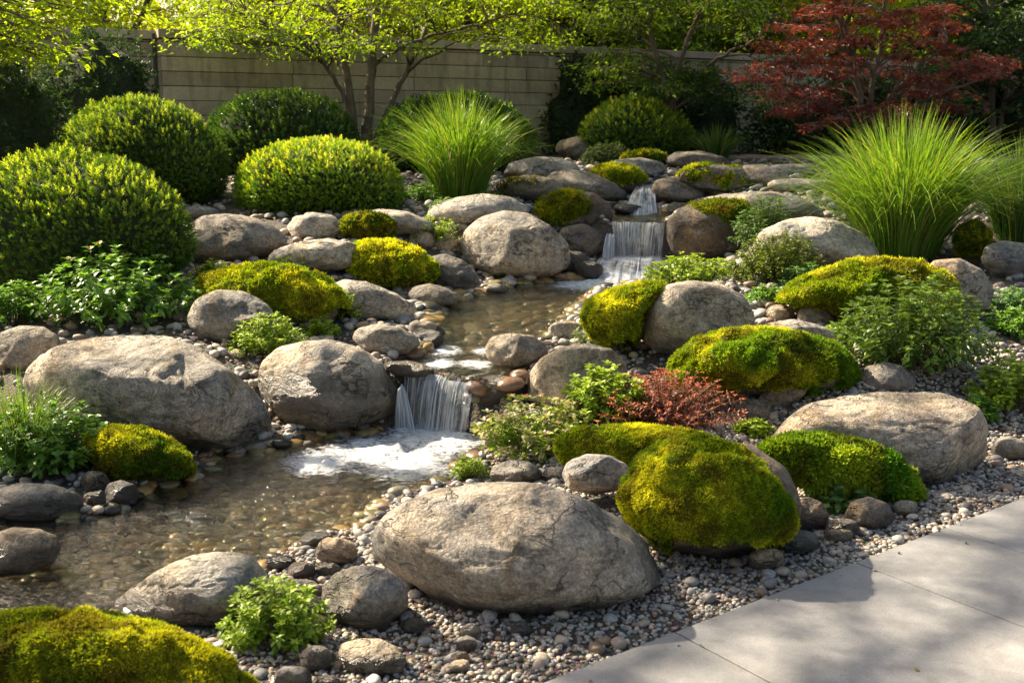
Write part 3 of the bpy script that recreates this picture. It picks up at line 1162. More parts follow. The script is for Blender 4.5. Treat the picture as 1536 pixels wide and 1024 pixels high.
rock([(1035, 305), (1060, 294), (1110, 288), (1160, 287), (1205, 296), (1238, 313), (1235, 332), (1190, 345), (1110, 345), (1050, 325)],
     'long pale flat boulder above the ferny plant, left of the right grass clump', c=(.40, .385, .36), b=.6, sub=5, cuts_=[(0, 0, 1, .72)])
rock([(1125, 372), (1140, 345), (1175, 329), (1215, 324), (1255, 330), (1295, 348), (1320, 375), (1318, 395), (1280, 408), (1220, 415), (1160, 408), (1130, 392)],
     'big pale boulder at the left foot of the right grass clump', c=PALE, b=.8, sub=6, seed=35)
rock([(1470, 392), (1478, 368), (1505, 360), (1545, 366), (1575, 385), (1570, 410), (1530, 422), (1490, 416)],
     'grey boulder cut by the right edge of the picture, beside the right grass clump', c=GREY, b=.85, sub=5)
rock([(727, 520), (738, 504), (765, 499), (800, 503), (820, 517), (823, 530), (803, 546), (772, 556), (745, 550), (730, 537)],
     'pale split boulder in the water right of the rapids, above the lower waterfall', c=(.42, .37, .30), b=.85, sub=5, seed=38, wl=.19, amp=1.3)
rock([(788, 592), (792, 562), (808, 538), (840, 520), (880, 514), (918, 522), (940, 545), (945, 580), (925, 605), (880, 615), (830, 612), (797, 606)],
     'cracked brown grey boulder half covered by the bright green herb, right of the lower waterfall', c=(.36, .33, .29), b=.85, sub=6, seed=39, wl=-.05)
rock([(705, 585), (714, 567), (745, 561), (775, 566), (790, 580), (780, 600), (750, 614), (718, 612)],
     'blocky dark wet rock right beside the lower waterfall', c=(.11, .10, .075), b=.85, sub=5, wl=.25, cuts_=[(0, 0, 1, .75)])
rock((822, 875, 482, 512), 'small pale boulder on the right edge of the middle pool', c=TAN, sub=5)
rock([(750, 640), (760, 620), (790, 610), (825, 617), (842, 640), (830, 665), (780, 672), (755, 660)],
     'rounded boulder showing above the variegated plant', c=PALE, b=.9, sub=5)
rock([(733, 712), (740, 697), (765, 689), (795, 692), (814, 706), (812, 720), (790, 732), (750, 730)],
     'low cream boulder between the largest foreground boulder and the variegated plant', c=TAN, b=.8, sub=5, amp=.9)
rock([(842, 712), (850, 692), (880, 680), (915, 682), (942, 697), (948, 718), (930, 735), (890, 743), (855, 735)],
     'pale rounded boulder resting against the big moss mound', c=PALE, b=.9, sub=5, seed=43, dz=-.22)
rock([(1135, 502), (1150, 484), (1190, 478), (1235, 488), (1262, 503), (1260, 520), (1200, 530), (1145, 520)],
     'long pale boulder peeking out behind the middle right moss mound', c=PALE, b=.8, sub=5)
rock([(1290, 568), (1298, 550), (1325, 542), (1355, 548), (1375, 567), (1372, 585), (1345, 592), (1305, 588)],
     'smooth grey oval boulder above the big flat topped slab', c=(.30, .29, .28), b=.85, sub=5, amp=.6)
rock([(1137, 598), (1148, 580), (1175, 566), (1200, 565), (1212, 575), (1208, 592), (1190, 607), (1160, 615), (1142, 610)],
     'tilted warm oval boulder at the upper left end of the flat topped slab', c=(.42, .37, .30), b=.8, sub=5, seed=47, amp=.9)
rock((1100, 1162, 598, 634), 'grey stone below the tilted warm oval boulder', c=(.22, .21, .19), sub=4)
rock([(1148, 655), (1165, 630), (1205, 605), (1260, 588), (1330, 585), (1400, 590), (1450, 601), (1482, 620), (1486, 650), (1470, 685), (1430, 715), (1392, 738),
      (1350, 738), (1300, 735), (1240, 725), (1180, 700), (1152, 680)],
     'huge flat topped slab boulder with a steep dark right face, beside the paving', c=(.45, .41, .36), b=.62, sub=6, seed=48,
     cuts_=[(-.03, -.14, 1, .46), (.80, -.60, -.05, .50), (-.2, -1, .10, .66)], amp=.6, fit=.25)
rock([(1178, 775), (1186, 752), (1210, 744), (1232, 752), (1245, 772), (1238, 792), (1205, 800), (1183, 792)],
     'dark brown stone tucked at the right foot of the big moss mound', c=(.15, .125, .10), sub=5, amp=1.1)
rock([(1266, 772), (1276, 752), (1303, 744), (1330, 753), (1343, 773), (1337, 790), (1308, 798), (1278, 790)],
     'dark rounded stone below the bright green cushion', c=(.17, .16, .155), b=.9, sub=5, seed=51)
rock([(1486, 672), (1494, 657), (1515, 653), (1545, 664), (1560, 680), (1545, 694), (1510, 692), (1490, 684)],
     'smooth pale grey stone in the gravel right of the flat topped slab', c=(.33, .34, .33), sub=5, amp=.4)
rock([(-25, 757), (-10, 733), (35, 723), (85, 726), (118, 738), (129, 757), (118, 773), (70, 785), (10, 785), (-20, 776)],
     'smooth grey flat boulder at the left edge above the other pool edge boulder', c=(.36, .35, .32), b=.7, sub=5, amp=.6)
rock([(-35, 830), (-20, 802), (20, 790), (60, 792), (86, 803), (93, 823), (80, 845), (45, 860), (0, 866), (-30, 852)],
     'brown topped boulder standing in the water at the left edge', c=(.46, .40, .33), b=.8, sub=5, amp=.8, wl=-.08)
rock([(-20, 525), (-5, 500), (30, 488), (65, 489), (88, 503), (95, 530), (75, 550), (20, 560), (-15, 548)],
     'grey boulder at the left edge above the huge mottled boulder', c=(.27, .26, .24), b=.8, sub=5)
rock([(154, 740), (162, 725), (182, 719), (202, 726), (211, 740), (203, 756), (180, 762), (160, 755)],
     'round blue black stone in the water edge beside the small left moss mound', c=(.045, .05, .062), b=.9, sub=5, amp=.3, wl=-.07)
rock((120, 164, 706, 742), 'greenish stone under the leafy plant at the left shore', c=(.24, .24, .20), sub=4, amp=.6)
rock((128, 160, 735, 760), 'small dark pebble sized stone left of the blue black one', c=(.12, .12, .12), sub=4, amp=.4)

# ------------------------------------------------------------------ mossy boulders and moss mounds
mound([(285, 435), (300, 415), (345, 400), (395, 393), (440, 398), (485, 412), (515, 435), (527, 460), (518, 478), (480, 488), (420, 484), (350, 470), (300, 455)],
      'sunlit yellow green moss mound on the left bank above the rugged grey boulder', pal='gold', b=.75, lumps=.5)
mound([(502, 390), (515, 370), (550, 359), (590, 360), (630, 372), (655, 393), (660, 412), (640, 430), (600, 437), (555, 430), (515, 408)],
      'golden topped moss mound in front of the grey boulders, left of the big round boulder', pal='gold', b=.8, lumps=.5, c=(.22, .16, .11))
mound((505, 594, 318, 362), 'small green moss hummock at the right foot of the sunlit box dome', pal='dark', b=.8)
mossy([(803, 315), (815, 292), (850, 286), (890, 288), (915, 305), (922, 325), (905, 345), (860, 350), (815, 340)],
      [[(803, 312), (815, 293), (850, 284), (885, 290), (903, 308), (900, 332), (875, 345), (830, 342), (806, 330)]],
      'dark green moss covered boulder left above the upper waterfall', pal='green', lumps=.5, c=(.13, .10, .08), wl=.6)
mossy([(738, 285), (750, 268), (790, 262), (830, 266), (848, 282), (840, 300), (800, 306), (755, 302)],
      [[(748, 280), (765, 267), (800, 265), (832, 272), (838, 290), (805, 298), (765, 297)]],
      'flat grey boulder with a dark moss cap, right of the left grass clump', pal='dark', lumps=.3, drop=-.4)
mossy([(885, 262), (895, 250), (925, 245), (955, 252), (972, 272), (962, 290), (925, 293), (900, 280)],
      [[(884, 258), (895, 249), (925, 245), (955, 252), (971, 268), (960, 281), (920, 283), (895, 270)]],
      'small rounded boulder with golden brown moss, left of the topmost cascade', pal='gold', lumps=.3, drop=-.5, c=(.18, .13, .09), wl=.8)
mossy([(1013, 268), (1030, 252), (1070, 246), (1115, 250), (1145, 268), (1140, 287), (1090, 293), (1045, 288)],
      [[(1015, 262), (1030, 250), (1060, 245), (1090, 250), (1085, 272), (1050, 282), (1025, 275)],
       [(1050, 270), (1070, 252), (1105, 249), (1140, 262), (1147, 278), (1120, 291), (1075, 291)]],
      'double golden moss cushion on a boulder right of the topmost cascade', pal='gold', lumps=.5)
mossy([(1000, 360), (1000, 330), (1020, 310), (1060, 300), (1110, 300), (1150, 315), (1160, 350), (1140, 380), (1090, 392), (1040, 392), (1010, 382)],
      [[(1018, 322), (1035, 305), (1075, 299), (1115, 300), (1140, 315), (1120, 340), (1085, 352), (1045, 350), (1022, 342)]],
      'dark cliff like boulder with a brown green moss cap right of the upper waterfall', pal='dark', b=.75, lumps=.5, drop=-.55,
      c=(.13, .105, .08), wl=.30)
mossy([(1385, 410), (1400, 390), (1440, 387), (1475, 405), (1492, 435), (1485, 462), (1450, 478), (1400, 480), (1370, 460), (1370, 430)],
      [([(1160, 445), (1185, 425), (1230, 405), (1280, 388), (1330, 385), (1385, 390), (1425, 410), (1445, 440), (1440, 465), (1400, 480), (1330, 480),
         (1270, 485), (1245, 470), (1200, 462), (1165, 458)], dict(dz=-.10, lumps=.7))],
      'long golden moss mound with a bare grey boulder end, below the right grass clump', pal='gold', b=.75, c=(.33, .31, .28))
mossy([(955, 480), (962, 450), (990, 428), (1035, 420), (1085, 425), (1120, 445), (1134, 475), (1125, 505), (1090, 525), (1040, 538), (985, 530), (960, 508)],
      [([(870, 480), (880, 450), (920, 432), (965, 422), (1010, 422), (985, 445), (962, 470), (960, 505), (950, 530), (915, 525), (885, 505)],
        dict(dz=-.02, b=1.0, lumps=.4))],
      'grey boulder with golden moss over its left shoulder, centre right', pal='gold', b=.85, c=(.52, .47, .40))
mound([(1000, 555), (1012, 528), (1050, 502), (1110, 490), (1175, 492), (1235, 505), (1275, 528), (1293, 560), (1285, 582), (1230, 590), (1160, 600), (1100, 605),
       (1040, 590), (1005, 575)],
      'broad bright yellow green moss mound right of the red sedum', pal='gold', b=.75, lumps=.6)
mossy([(940, 720), (980, 680), (1060, 662), (1125, 664), (1180, 700), (1206, 755), (1195, 790), (1150, 822), (1060, 846), (980, 830), (945, 780)],
      [([(829, 672), (838, 650), (880, 638), (950, 636), (1010, 640), (1070, 650), (1100, 680), (1040, 710), (960, 712), (900, 716), (845, 700)],
        dict(dz=.85, lumps=.4, drop=-.9, b=.42)),
       ([(925, 750), (935, 712), (960, 680), (1000, 658), (1050, 650), (1105, 665), (1150, 695), (1185, 735), (1198, 775), (1190, 805), (1150, 830), (1080, 848), (1010, 838),
         (965, 805), (935, 775)], dict(dz=-.12, lumps=.8, lumpscale=1.7, b=.85))],
      'biggest moss mound in two swells, right of the largest foreground boulder', pal='gold', b=.75, c=(.27, .22, .17))
mound([(-60, 960), (-20, 925), (40, 911), (120, 910), (190, 922), (255, 938), (310, 962), (355, 990), (390, 1025), (395, 1060), (300, 1110), (100, 1120), (-60, 1060)],
      'wide olive moss mound filling the bottom left corner', pal='green', b=.8, lumps=.55, lumpscale=2.6, D=2.95)
mound([(122, 668), (135, 648), (170, 638), (215, 640), (255, 655), (285, 680), (296, 705), (280, 720), (240, 728), (190, 725), (150, 705)],
      'small green moss mound at the water edge, in front of the huge mottled boulder', pal='green', b=.85, lumps=.5, c=(.07, .06, .05), wl=.0)
mound([(1430, 360), (1440, 340), (1465, 330), (1485, 345), (1488, 375), (1470, 398), (1440, 392)],
      'little dark moss hummock under the right side of the right grass clump', pal='dark', b=.8, lumps=.4)
mound((930, 1002, 226, 250), 'flat strip of moss between the far boulders below the round box dome', pal='green', b=.6, lumps=.3)

# ------------------------------------------------------------------ water
LANDS = [(onplane(655, 652, LV[0]), .66, 0), (onplane(560, 676, LV[0]), .50, 0), (onplane(480, 692, LV[0]), .34, 0), (onplane(620, 695, LV[0]), .42, 0),
         (onplane(665, 525, LV[1]), .24, 1), (onplane(660, 545, LV[1]), .2, 1), (onplane(712, 545, LV[1]), .2, 1), (onplane(725, 525, LV[1]), .16, 1),
         (onplane(940, 416, LV[1]), .95, 1), (onplane(880, 424, LV[1]), .75, 1),
         (onplane(960, 316, LV[2]), .45, 2), (onplane(985, 312, LV[2]), .3, 2)]
def pool(idx, res):
    P = POOLS[idx]
    lo, hi = P.min(0) - .12, P.max(0) + .12
    X = np.arange(lo[0], hi[0], res)
    Y = np.arange(lo[1], hi[1], res)
    g = np.stack(np.meshgrid(X, Y), -1).reshape(-1, 2)
    d = poly_sd(g, P)
    z = hz(g)
    ok = (d < .10)
    if idx == 1:      # stop cleanly at the lip of the fall
        a, b = onplane(590, 553, LV[1])[:2], onplane(727, 574, LV[1])[:2]
        e = (b - a) / np.linalg.norm(b - a)
        ok &= ((g - a) @ np.array([-e[1], e[0]])) > -.02
    if idx == 2:
        ok &= g[:, 1] > onplane(950, 333, LV[2])[1] - .02
    V = np.column_stack([g, np.full(len(g), LV[idx])])
    q = np.column_stack([g * [1, 1.6], g[:, 0] * 0])
    V[:, 2] += .004 * fbm(q * 6, 3, 51) + .002 * fbm(q * 19, 2, 53)
    foam = np.zeros(len(g))
    for c, r, k in LANDS:
        if k != idx:
            continue
        dd = np.linalg.norm((g - c[:2]) * [1, .8], axis=1)
        foam = np.maximum(foam, 1.22 * (1 - sstep(.0, r * 1.3, dd)))
        V[:, 2] += .016 * (1 - sstep(0, r * .8, dd)) * (fbm(q * 11, 3, 57))
    nx, ny = len(X), len(Y)
    i = np.arange(ny - 1)[:, None] * nx
    j = np.arange(nx - 1)[None]
    Fq = np.stack([i + j, i + j + 1, i + nx + j + 1, i + nx + j], -1).reshape(-1, 4)
    Fq = Fq[ok[Fq].all(1)]
    used = np.unique(Fq)
    mp = np.zeros(len(V), int)
    mp[used] = np.arange(len(used))
    return V[used], mp[Fq], foam[used]
for i, res in enumerate((.02, .025, .03)):
    V, Fq, fo = pool(i, res)
    tag(link('stream_water', mesh_np('stream_water', V, Fq, M['water'], attr={'foam': fo})), kind='structure')

def sheet(lip, foot, bow=.10, ns=22, nt=60, seed=0, wob=.012):
    """lip, foot: polylines of 3D points; surface falls from one to the other in an arc"""
    lip, foot = np.array(lip), np.array(foot)
    def res(P, t):
        x = np.linspace(0, 1, len(P))
        return np.stack([np.interp(t, x, P[:, k]) for k in range(3)], -1)
    t = np.linspace(0, 1, nt)
    A, B = res(lip, t), res(foot, t)
    s = np.linspace(0, 1, ns)
    V = np.zeros((ns, nt, 3))
    A[:, 2] += .010 * vnoise(np.column_stack([t * 6, t * 0 + seed, t * 0]), 2)
    A[:, 1] += .03 * vnoise(np.column_stack([t * 4, t * 0 + seed, t * 0]), 3)
    for i, u in enumerate(s):
        h = u ** .62
        V[i, :, :2] = A[:, :2] + (B[:, :2] - A[:, :2]) * h
        V[i, :, 2] = A[:, 2] + (B[:, 2] - A[:, 2]) * u
    out = (B - A)
    out[:, 2] = 0
    q = np.stack([np.tile(t * 22, (ns, 1)), np.tile(s[:, None] * 1.3, (1, nt)), np.full((ns, nt), seed * 3.1)], -1).reshape(-1, 3)
    n = vnoise(q, seed).reshape(ns, nt) * wob
    V[:, :, 1] += n * np.minimum(1, s * 4)[:, None]
    uv = np.stack([np.tile(t, (ns, 1)), np.tile(1 - s[:, None], (1, nt))], -1).reshape(-1, 2)
    i = np.arange(ns - 1)[:, None] * nt
    j = np.arange(nt - 1)[None]
    Fq = np.stack([i + j, i + nt + j, i + nt + j + 1, i + j + 1], -1).reshape(-1, 4)
    return V.reshape(-1, 3), Fq, uv

def strands(lip, foot, n, seed, r0=.0022):
    """separate threads of water running down the sheet"""
    r = np.random.default_rng(seed)
    lip, foot = np.array(lip), np.array(foot)
    parts = []
    for k in range(n):
        t = np.clip(r.random() * .5 + .5 * (k + r.random()) / n if r.random() < .5 else r.random(), 0, 1)
        x = np.linspace(0, 1, len(lip))
        A = np.array([np.interp(t, x, lip[:, q]) for q in range(3)])
        x = np.linspace(0, 1, len(foot))
        t2 = np.clip(t + r.normal() * .012, 0, 1)
        B = np.array([np.interp(t2, x, foot[:, q]) for q in range(3)])
        u = np.linspace(-.02, 1, 12)
        h = np.abs(u) ** .62 * np.sign(u)
        P = np.column_stack([A[0] + (B[0] - A[0]) * h, A[1] + (B[1] - A[1]) * h - .008 - r.uniform(0, .012) * np.clip(u, 0, 1), A[2] + (B[2] - A[2]) * u + .003])
        rad = r0 * r.uniform(.25, 1.9) * (1 + .5 * np.sin(u * r.uniform(2, 6) + r.uniform(0, 6)))
        v, f = tube(P, np.maximum(rad, r0 * .3), 5)
        parts.append((v, f))
    return joinq(parts)

def waterfall(name, label, lip, foot, mat, nstr, seed, extra=(), r0=.0022, wob=.014):
    base = np.mean(foot, 0)
    rt = root(name, base, label, 'waterfall')
    V, Fq, uv = sheet(lip, foot, seed=seed, wob=wob)
    link('water_sheet', mesh_np('water_sheet', V - base, Fq, mat, uv=uv, attr={'foam': np.zeros(len(V))}), rt, loc=(0, 0, 0))
    parts = [strands(lip, foot, nstr, seed, r0)]
    for (l2, f2, n2) in extra:
        V, Fq, uv = sheet(l2, f2, seed=seed + 3)
        link('side_water_sheet', mesh_np('side_water_sheet', V - base, Fq, mat, uv=uv, attr={'foam': np.full(len(V), .35)}), rt, loc=(0, 0, 0))
        parts.append(strands(l2, f2, n2, seed + 4, r0))
    V, Fq = joinq(parts)
    link('water_strands', mesh_np('water_strands', V - base, Fq, mat, uv=np.zeros((len(V), 2)), attr={'foam': np.full(len(V), .22)}), rt, loc=(0, 0, 0))
    return rt

def lp(pts, z, dz=0.):
    return [onplane(px, py, z) + np.array([0, 0, dz]) for px, py in pts]

waterfall('waterfall', 'lower waterfall, a wide curtain of white strands dropping into the lower pool',
          lp([(608, 557), (640, 562), (675, 568), (713, 573)], LV[1]),
          lp([(604, 634), (628, 641), (660, 648), (700, 650)], LV[0], -.01), M['fall'], 22, 5,
          extra=[(lp([(597, 585), (604, 578)], .16), lp([(592, 641), (622, 643)], LV[0], -.01), 9)])
waterfall('waterfall', 'upper waterfall, a clear curtain between dark rocks above the middle pool',
          lp([(918, 333), (945, 334), (972, 335), (998, 334)], LV[2]),
          [at_depth(px, py, 10.74) for px, py in ((921, 386), (942, 391), (965, 391), (992, 388))], M['fall'], 14, 8,
          extra=[([at_depth(910, 352, 10.8), at_depth(921, 350, 10.8)], [at_depth(903, 386, 10.68), at_depth(922, 389, 10.68)], 5)], r0=.0032)
waterfall('cascade', 'white splashing step below the upper waterfall, round a dark stone',
          [at_depth(px, py, 10.74) for px, py in ((900, 388), (925, 384), (950, 384), (975, 383), (1002, 387))],
          lp([(884, 418), (910, 424), (942, 426), (972, 424), (1000, 413)], LV[1], -.01), M['cascade'], 4, 12, r0=.004, wob=.10)
waterfall('cascade', 'topmost narrow cascade between the small mossy boulder and the dark two lobed boulder',
          [at_depth(px, py, 12.95) for px, py in ((957, 279), (966, 277), (978, 279))],
          lp([(936, 320), (952, 323), (972, 322), (986, 319)], LV[2], .0), M['cascade'], 4, 15, r0=.004, wob=.04)

# rock ledges behind the falls
rock([(590, 590), (596, 560), (640, 562), (690, 570), (726, 572), (735, 600), (728, 650), (690, 665), (620, 655), (592, 640)],
     'black wet ledge of rock behind the lower waterfall', c=(.035, .032, .028), b=.5, D=6.36, wl=.8, cuts_=[(0, 0, 1, .6)], name='ledge_rock', cat='rock ledge')
rock([(572, 556), (580, 542), (610, 540), (640, 546), (655, 556), (640, 566), (600, 566)],
     'wet olive brown rock lip at the left end of the lower waterfall crest', c=(.13, .11, .07), b=.9, D=6.15, wl=.6, name='ledge_rock', cat='rock ledge')
rock([(905, 365), (908, 338), (950, 336), (1000, 336), (1012, 360), (1008, 400), (960, 410), (912, 400)],
     'black wet ledge of rock behind the upper waterfall', c=(.04, .036, .03), b=.35, D=11.25, wl=1.5, cuts_=[(0, 0, 1, .6)], name='ledge_rock', cat='rock ledge')
rock((932, 960, 396, 412), 'dark stone splitting the splash below the upper waterfall', c=(.05, .045, .04), sub=4, D=10.35, wl=1.)
rock((920, 962, 306, 322), 'wet stone parting the white water above the upper waterfall', c=(.16, .15, .14), sub=4, wl=1.)
rock((893, 930, 302, 316), 'flat brown wet stone left of the topmost cascade foot', c=(.12, .095, .07), sub=4, wl=.85)
rock((1000, 1040, 304, 322), 'low grey wet stone below the dark two lobed boulder', c=(.2, .19, .17), sub=4, wl=.85)

# ------------------------------------------------------------------ loose stones
PALG = [((.31, .30, .28), 'grey', 5.5), ((.19, .185, .18), 'dark grey', 3), ((.40, .33, .25), 'tan', 3.4), ((.48, .43, .35), 'cream', 2),
        ((.25, .175, .115), 'brown', 2.4), ((.33, .26, .21), 'pinkish', 1.4), ((.09, .08, .075), 'blackish', 1.4)]
PALB = [((.38, .26, .09), 'amber', 4), ((.22, .20, .08), 'olive', 4), ((.28, .26, .19), 'grey', 2), ((.26, .15, .08), 'brown', 3), ((.40, .34, .2), 'pale', 1.4),
        ((.05, .045, .03), 'dark', 5)]

def stone_shape(seed, sub=2):
    V, T = ico(sub)
    r = np.random.default_rng(seed)
    X = V + seed * 3.3
    d = 1 + .14 * vnoise(X * 1.2, seed) + .05 * vnoise(X * 2.7, seed + 1)
    return V * d[:, None], T

def stones(P, size, pal, seed, sub=2, flat=(.5, .8), sink=.25, lift=0.):
    """mesh of loose stones sitting on the ground"""
    n = len(P)
    r = np.random.default_rng(seed)
    pw = np.array([p[2] for p in pal], float)
    ci = r.choice(len(pal), n, p=pw / pw.sum())
    tint = np.array([p[0] for p in pal])[ci] * r.uniform(.75, 1.25, n)[:, None]
    a = r.uniform(0, 6.28, n)
    tilt = r.normal(size=(n, 2)) * .18
    dirs = np.stack([np.cos(a), np.sin(a), tilt[:, 0]], -1)
    up = np.stack([tilt[:, 0], tilt[:, 1], np.ones(n)], -1)
    fr = frames(dirs, up)
    sc = np.stack([size * r.uniform(.9, 1.25, n), size * r.uniform(.7, 1., n), size * r.uniform(*flat, n)], -1) * .5
    z = hz(P) + sc[:, 2] * (1 - 2 * sink) + lift
    pos = np.column_stack([P, z])
    which = r.integers(0, 5, n)
    parts = []
    for q in range(5):
        m = which == q
        if m.any():
            tv, tf = stone_shape(q + 1, sub)
            parts.append(scatter(tv, tf, pos[m], fr[m], sc[m], tint[m]))
    return join(parts), ci

RC = np.array([[c[0], c[1], s * .66] for c, s, v in ROCKS])
def free(P, pad=0.):
    ok = np.ones(len(P), bool)
    for c in RC:
        ok &= ((P[:, 0] - c[0]) / (c[2] + pad)) ** 2 + ((P[:, 1] - c[1]) / (c[2] * .75 + pad)) ** 2 > 1
    return ok

def inview(P, z=0.):
    q = project(np.column_stack([P, np.full(len(P), z)]))
    return (q[:, 0] > -160) & (q[:, 0] < 1700) & (q[:, 1] < 1250)

def pools_sd(P):
    return np.min([poly_sd(P, p) for p in POOLS], 0)

# fine gravel strip by the paving and in the foreground
def rnd(n, x0, x1, y0, y1):
    return np.column_stack([rng.uniform(x0, x1, n), rng.uniform(y0, y1, n)])
c_ = rnd(110000, -2.2, 5.2, 2.3, 6.6)
sd = edge_sd(c_)
dp = pools_sd(c_)
ok = (sd > .012) & (dp > .02) & free(c_) & inview(c_) & (sd < 1.75)
c_ = c_[ok]
far = c_[:, 1]
c_ = c_[rng.random(len(c_)) < np.clip((3.6 / far) ** 1.2, .3, 1)]
c_ = c_[:30000]
sz = rng.uniform(.011, .023, len(c_)) * np.clip(c_[:, 1] / 3.4, 1, 1.6)
near = c_[:, 1] < 4.3
gp1, _ = stones(c_[near], sz[near], PALG, 1, 2, (.5, .85), .2)
gp2, _ = stones(c_[~near], sz[~near], PALG, 2, 1, (.5, .85), .2)
t_e = rng.uniform(-.8, 4.2, 24)
e_ = EA + ED * t_e[:, None] - EN * (rng.random(24) ** 2.5 * .16)[:, None]
gp3, _ = stones(e_, rng.uniform(.006, .014, 24), PALG, 6, 2, (.5, .85), 0., 0.)
zt = np.repeat(hz(e_), 1)
gp3[0][:, 2] += .0315          # a few strays lying on the slabs
V, T, tt = join([gp1, gp2, gp3])
tag(link('gravel', mesh_np('gravel', V, T, M['pebble'], tint=tt)), 'fine mixed grey and tan gravel between the boulders and the paving', 'gravel', kind='stuff')

# cobbles between the boulders, all over the garden
c_ = rnd(100000, -7.5, 9, 2.6, 16)
sd = edge_sd(c_)
dp = pools_sd(c_)
prob = np.clip(1.15 - dp * .42, .22, 1) * np.clip((5 / c_[:, 1]) ** .6, .4, 1)
prob = np.where((sd < .7) & (c_[:, 1] < 6), .35, prob)
ok = (sd > .05) & (dp > -.03) & free(c_) & inview(c_, .4) & (rng.random(len(c_)) < prob)
c_ = c_[ok]
sz = .02 + .05 * rng.random(len(c_)) ** 2.2
sz *= np.clip(c_[:, 1] / 5, .85, 1.7)
o_ = np.argsort(-sz * F / c_[:, 1])
c_, sz = c_[o_], sz[o_]
BIG = 210
q_ = BIG + 7000
V, T, tt = join([stones(c_[BIG:q_], sz[BIG:q_], PALG, 3, 2, (.45, .75), .22)[0], stones(c_[q_:], sz[q_:], PALG, 4, 1, (.45, .75), .22)[0]])
tag(link('small_cobbles', mesh_np('small_cobbles', V, T, M['pebble'], tint=tt)), 'small rounded cobbles filling the gaps between boulders', 'cobbles', kind='stuff')

MARKS = [((775, 830), 'the largest foreground boulder'), ((545, 900), 'the round pitted boulder'), ((290, 890), 'the grey wedge boulder'),
         ((230, 590), 'the huge mottled boulder'), ((490, 580), 'the boulder by the lower waterfall'), ((345, 475), 'the rugged grey boulder'),
         ((350, 360), 'the grey boulder by the big box dome'), ((475, 340), 'the sunlit box dome'), ((565, 450), 'the pale sloping boulder'),
         ((775, 370), 'the big round boulder'), ((715, 315), 'the left grass clump'), ((870, 590), 'the red sedum'), ((1040, 480), 'the centre right boulder'),
         ((1150, 550), 'the broad right moss mound'), ((1300, 660), 'the flat topped slab'), ((1070, 760), 'the biggest moss mound'),
         ((1300, 440), 'the long golden moss mound'), ((1220, 370), 'the right grass clump'), ((1470, 600), 'the right edge plants'),
         ((950, 350), 'the upper waterfall'), ((1000, 260), 'the topmost cascade'), ((640, 500), 'the rapids'), ((60, 750), 'the left edge boulders'),
         ((120, 450), 'the pink tipped plant'), ((600, 980), 'the cream oval stone'), ((1300, 770), 'the bright green cushion')]
MP = np.array([m[0] for m in MARKS], float)

def single_stones(P, size, pal, seed, name, cat, fmt, grp, mat, flat, sink, sub=3):
    for k in range(len(P)):
        (V, T, tt), ci = stones(P[k:k + 1], size[k:k + 1], pal, seed + k, sub, flat, sink)
        b = np.array([P[k, 0], P[k, 1], V[:, 2].min()])
        px = project(b[None])[0]
        mk = MARKS[int(np.argmin(np.linalg.norm(MP - px, axis=1)))][1]
        o = link(name, mesh_np(name, V - b, T, mat, tint=tt), loc=Vector(b))
        tag(o, fmt % (pal[ci[0]][1], mk), cat, grp)
single_stones(c_[:BIG], sz[:BIG], PALG, 900, 'pebble', 'pebble', 'smooth rounded %s pebble near %s', 'loose pebbles between the boulders', M['pebble'], (.5, .75), .18)

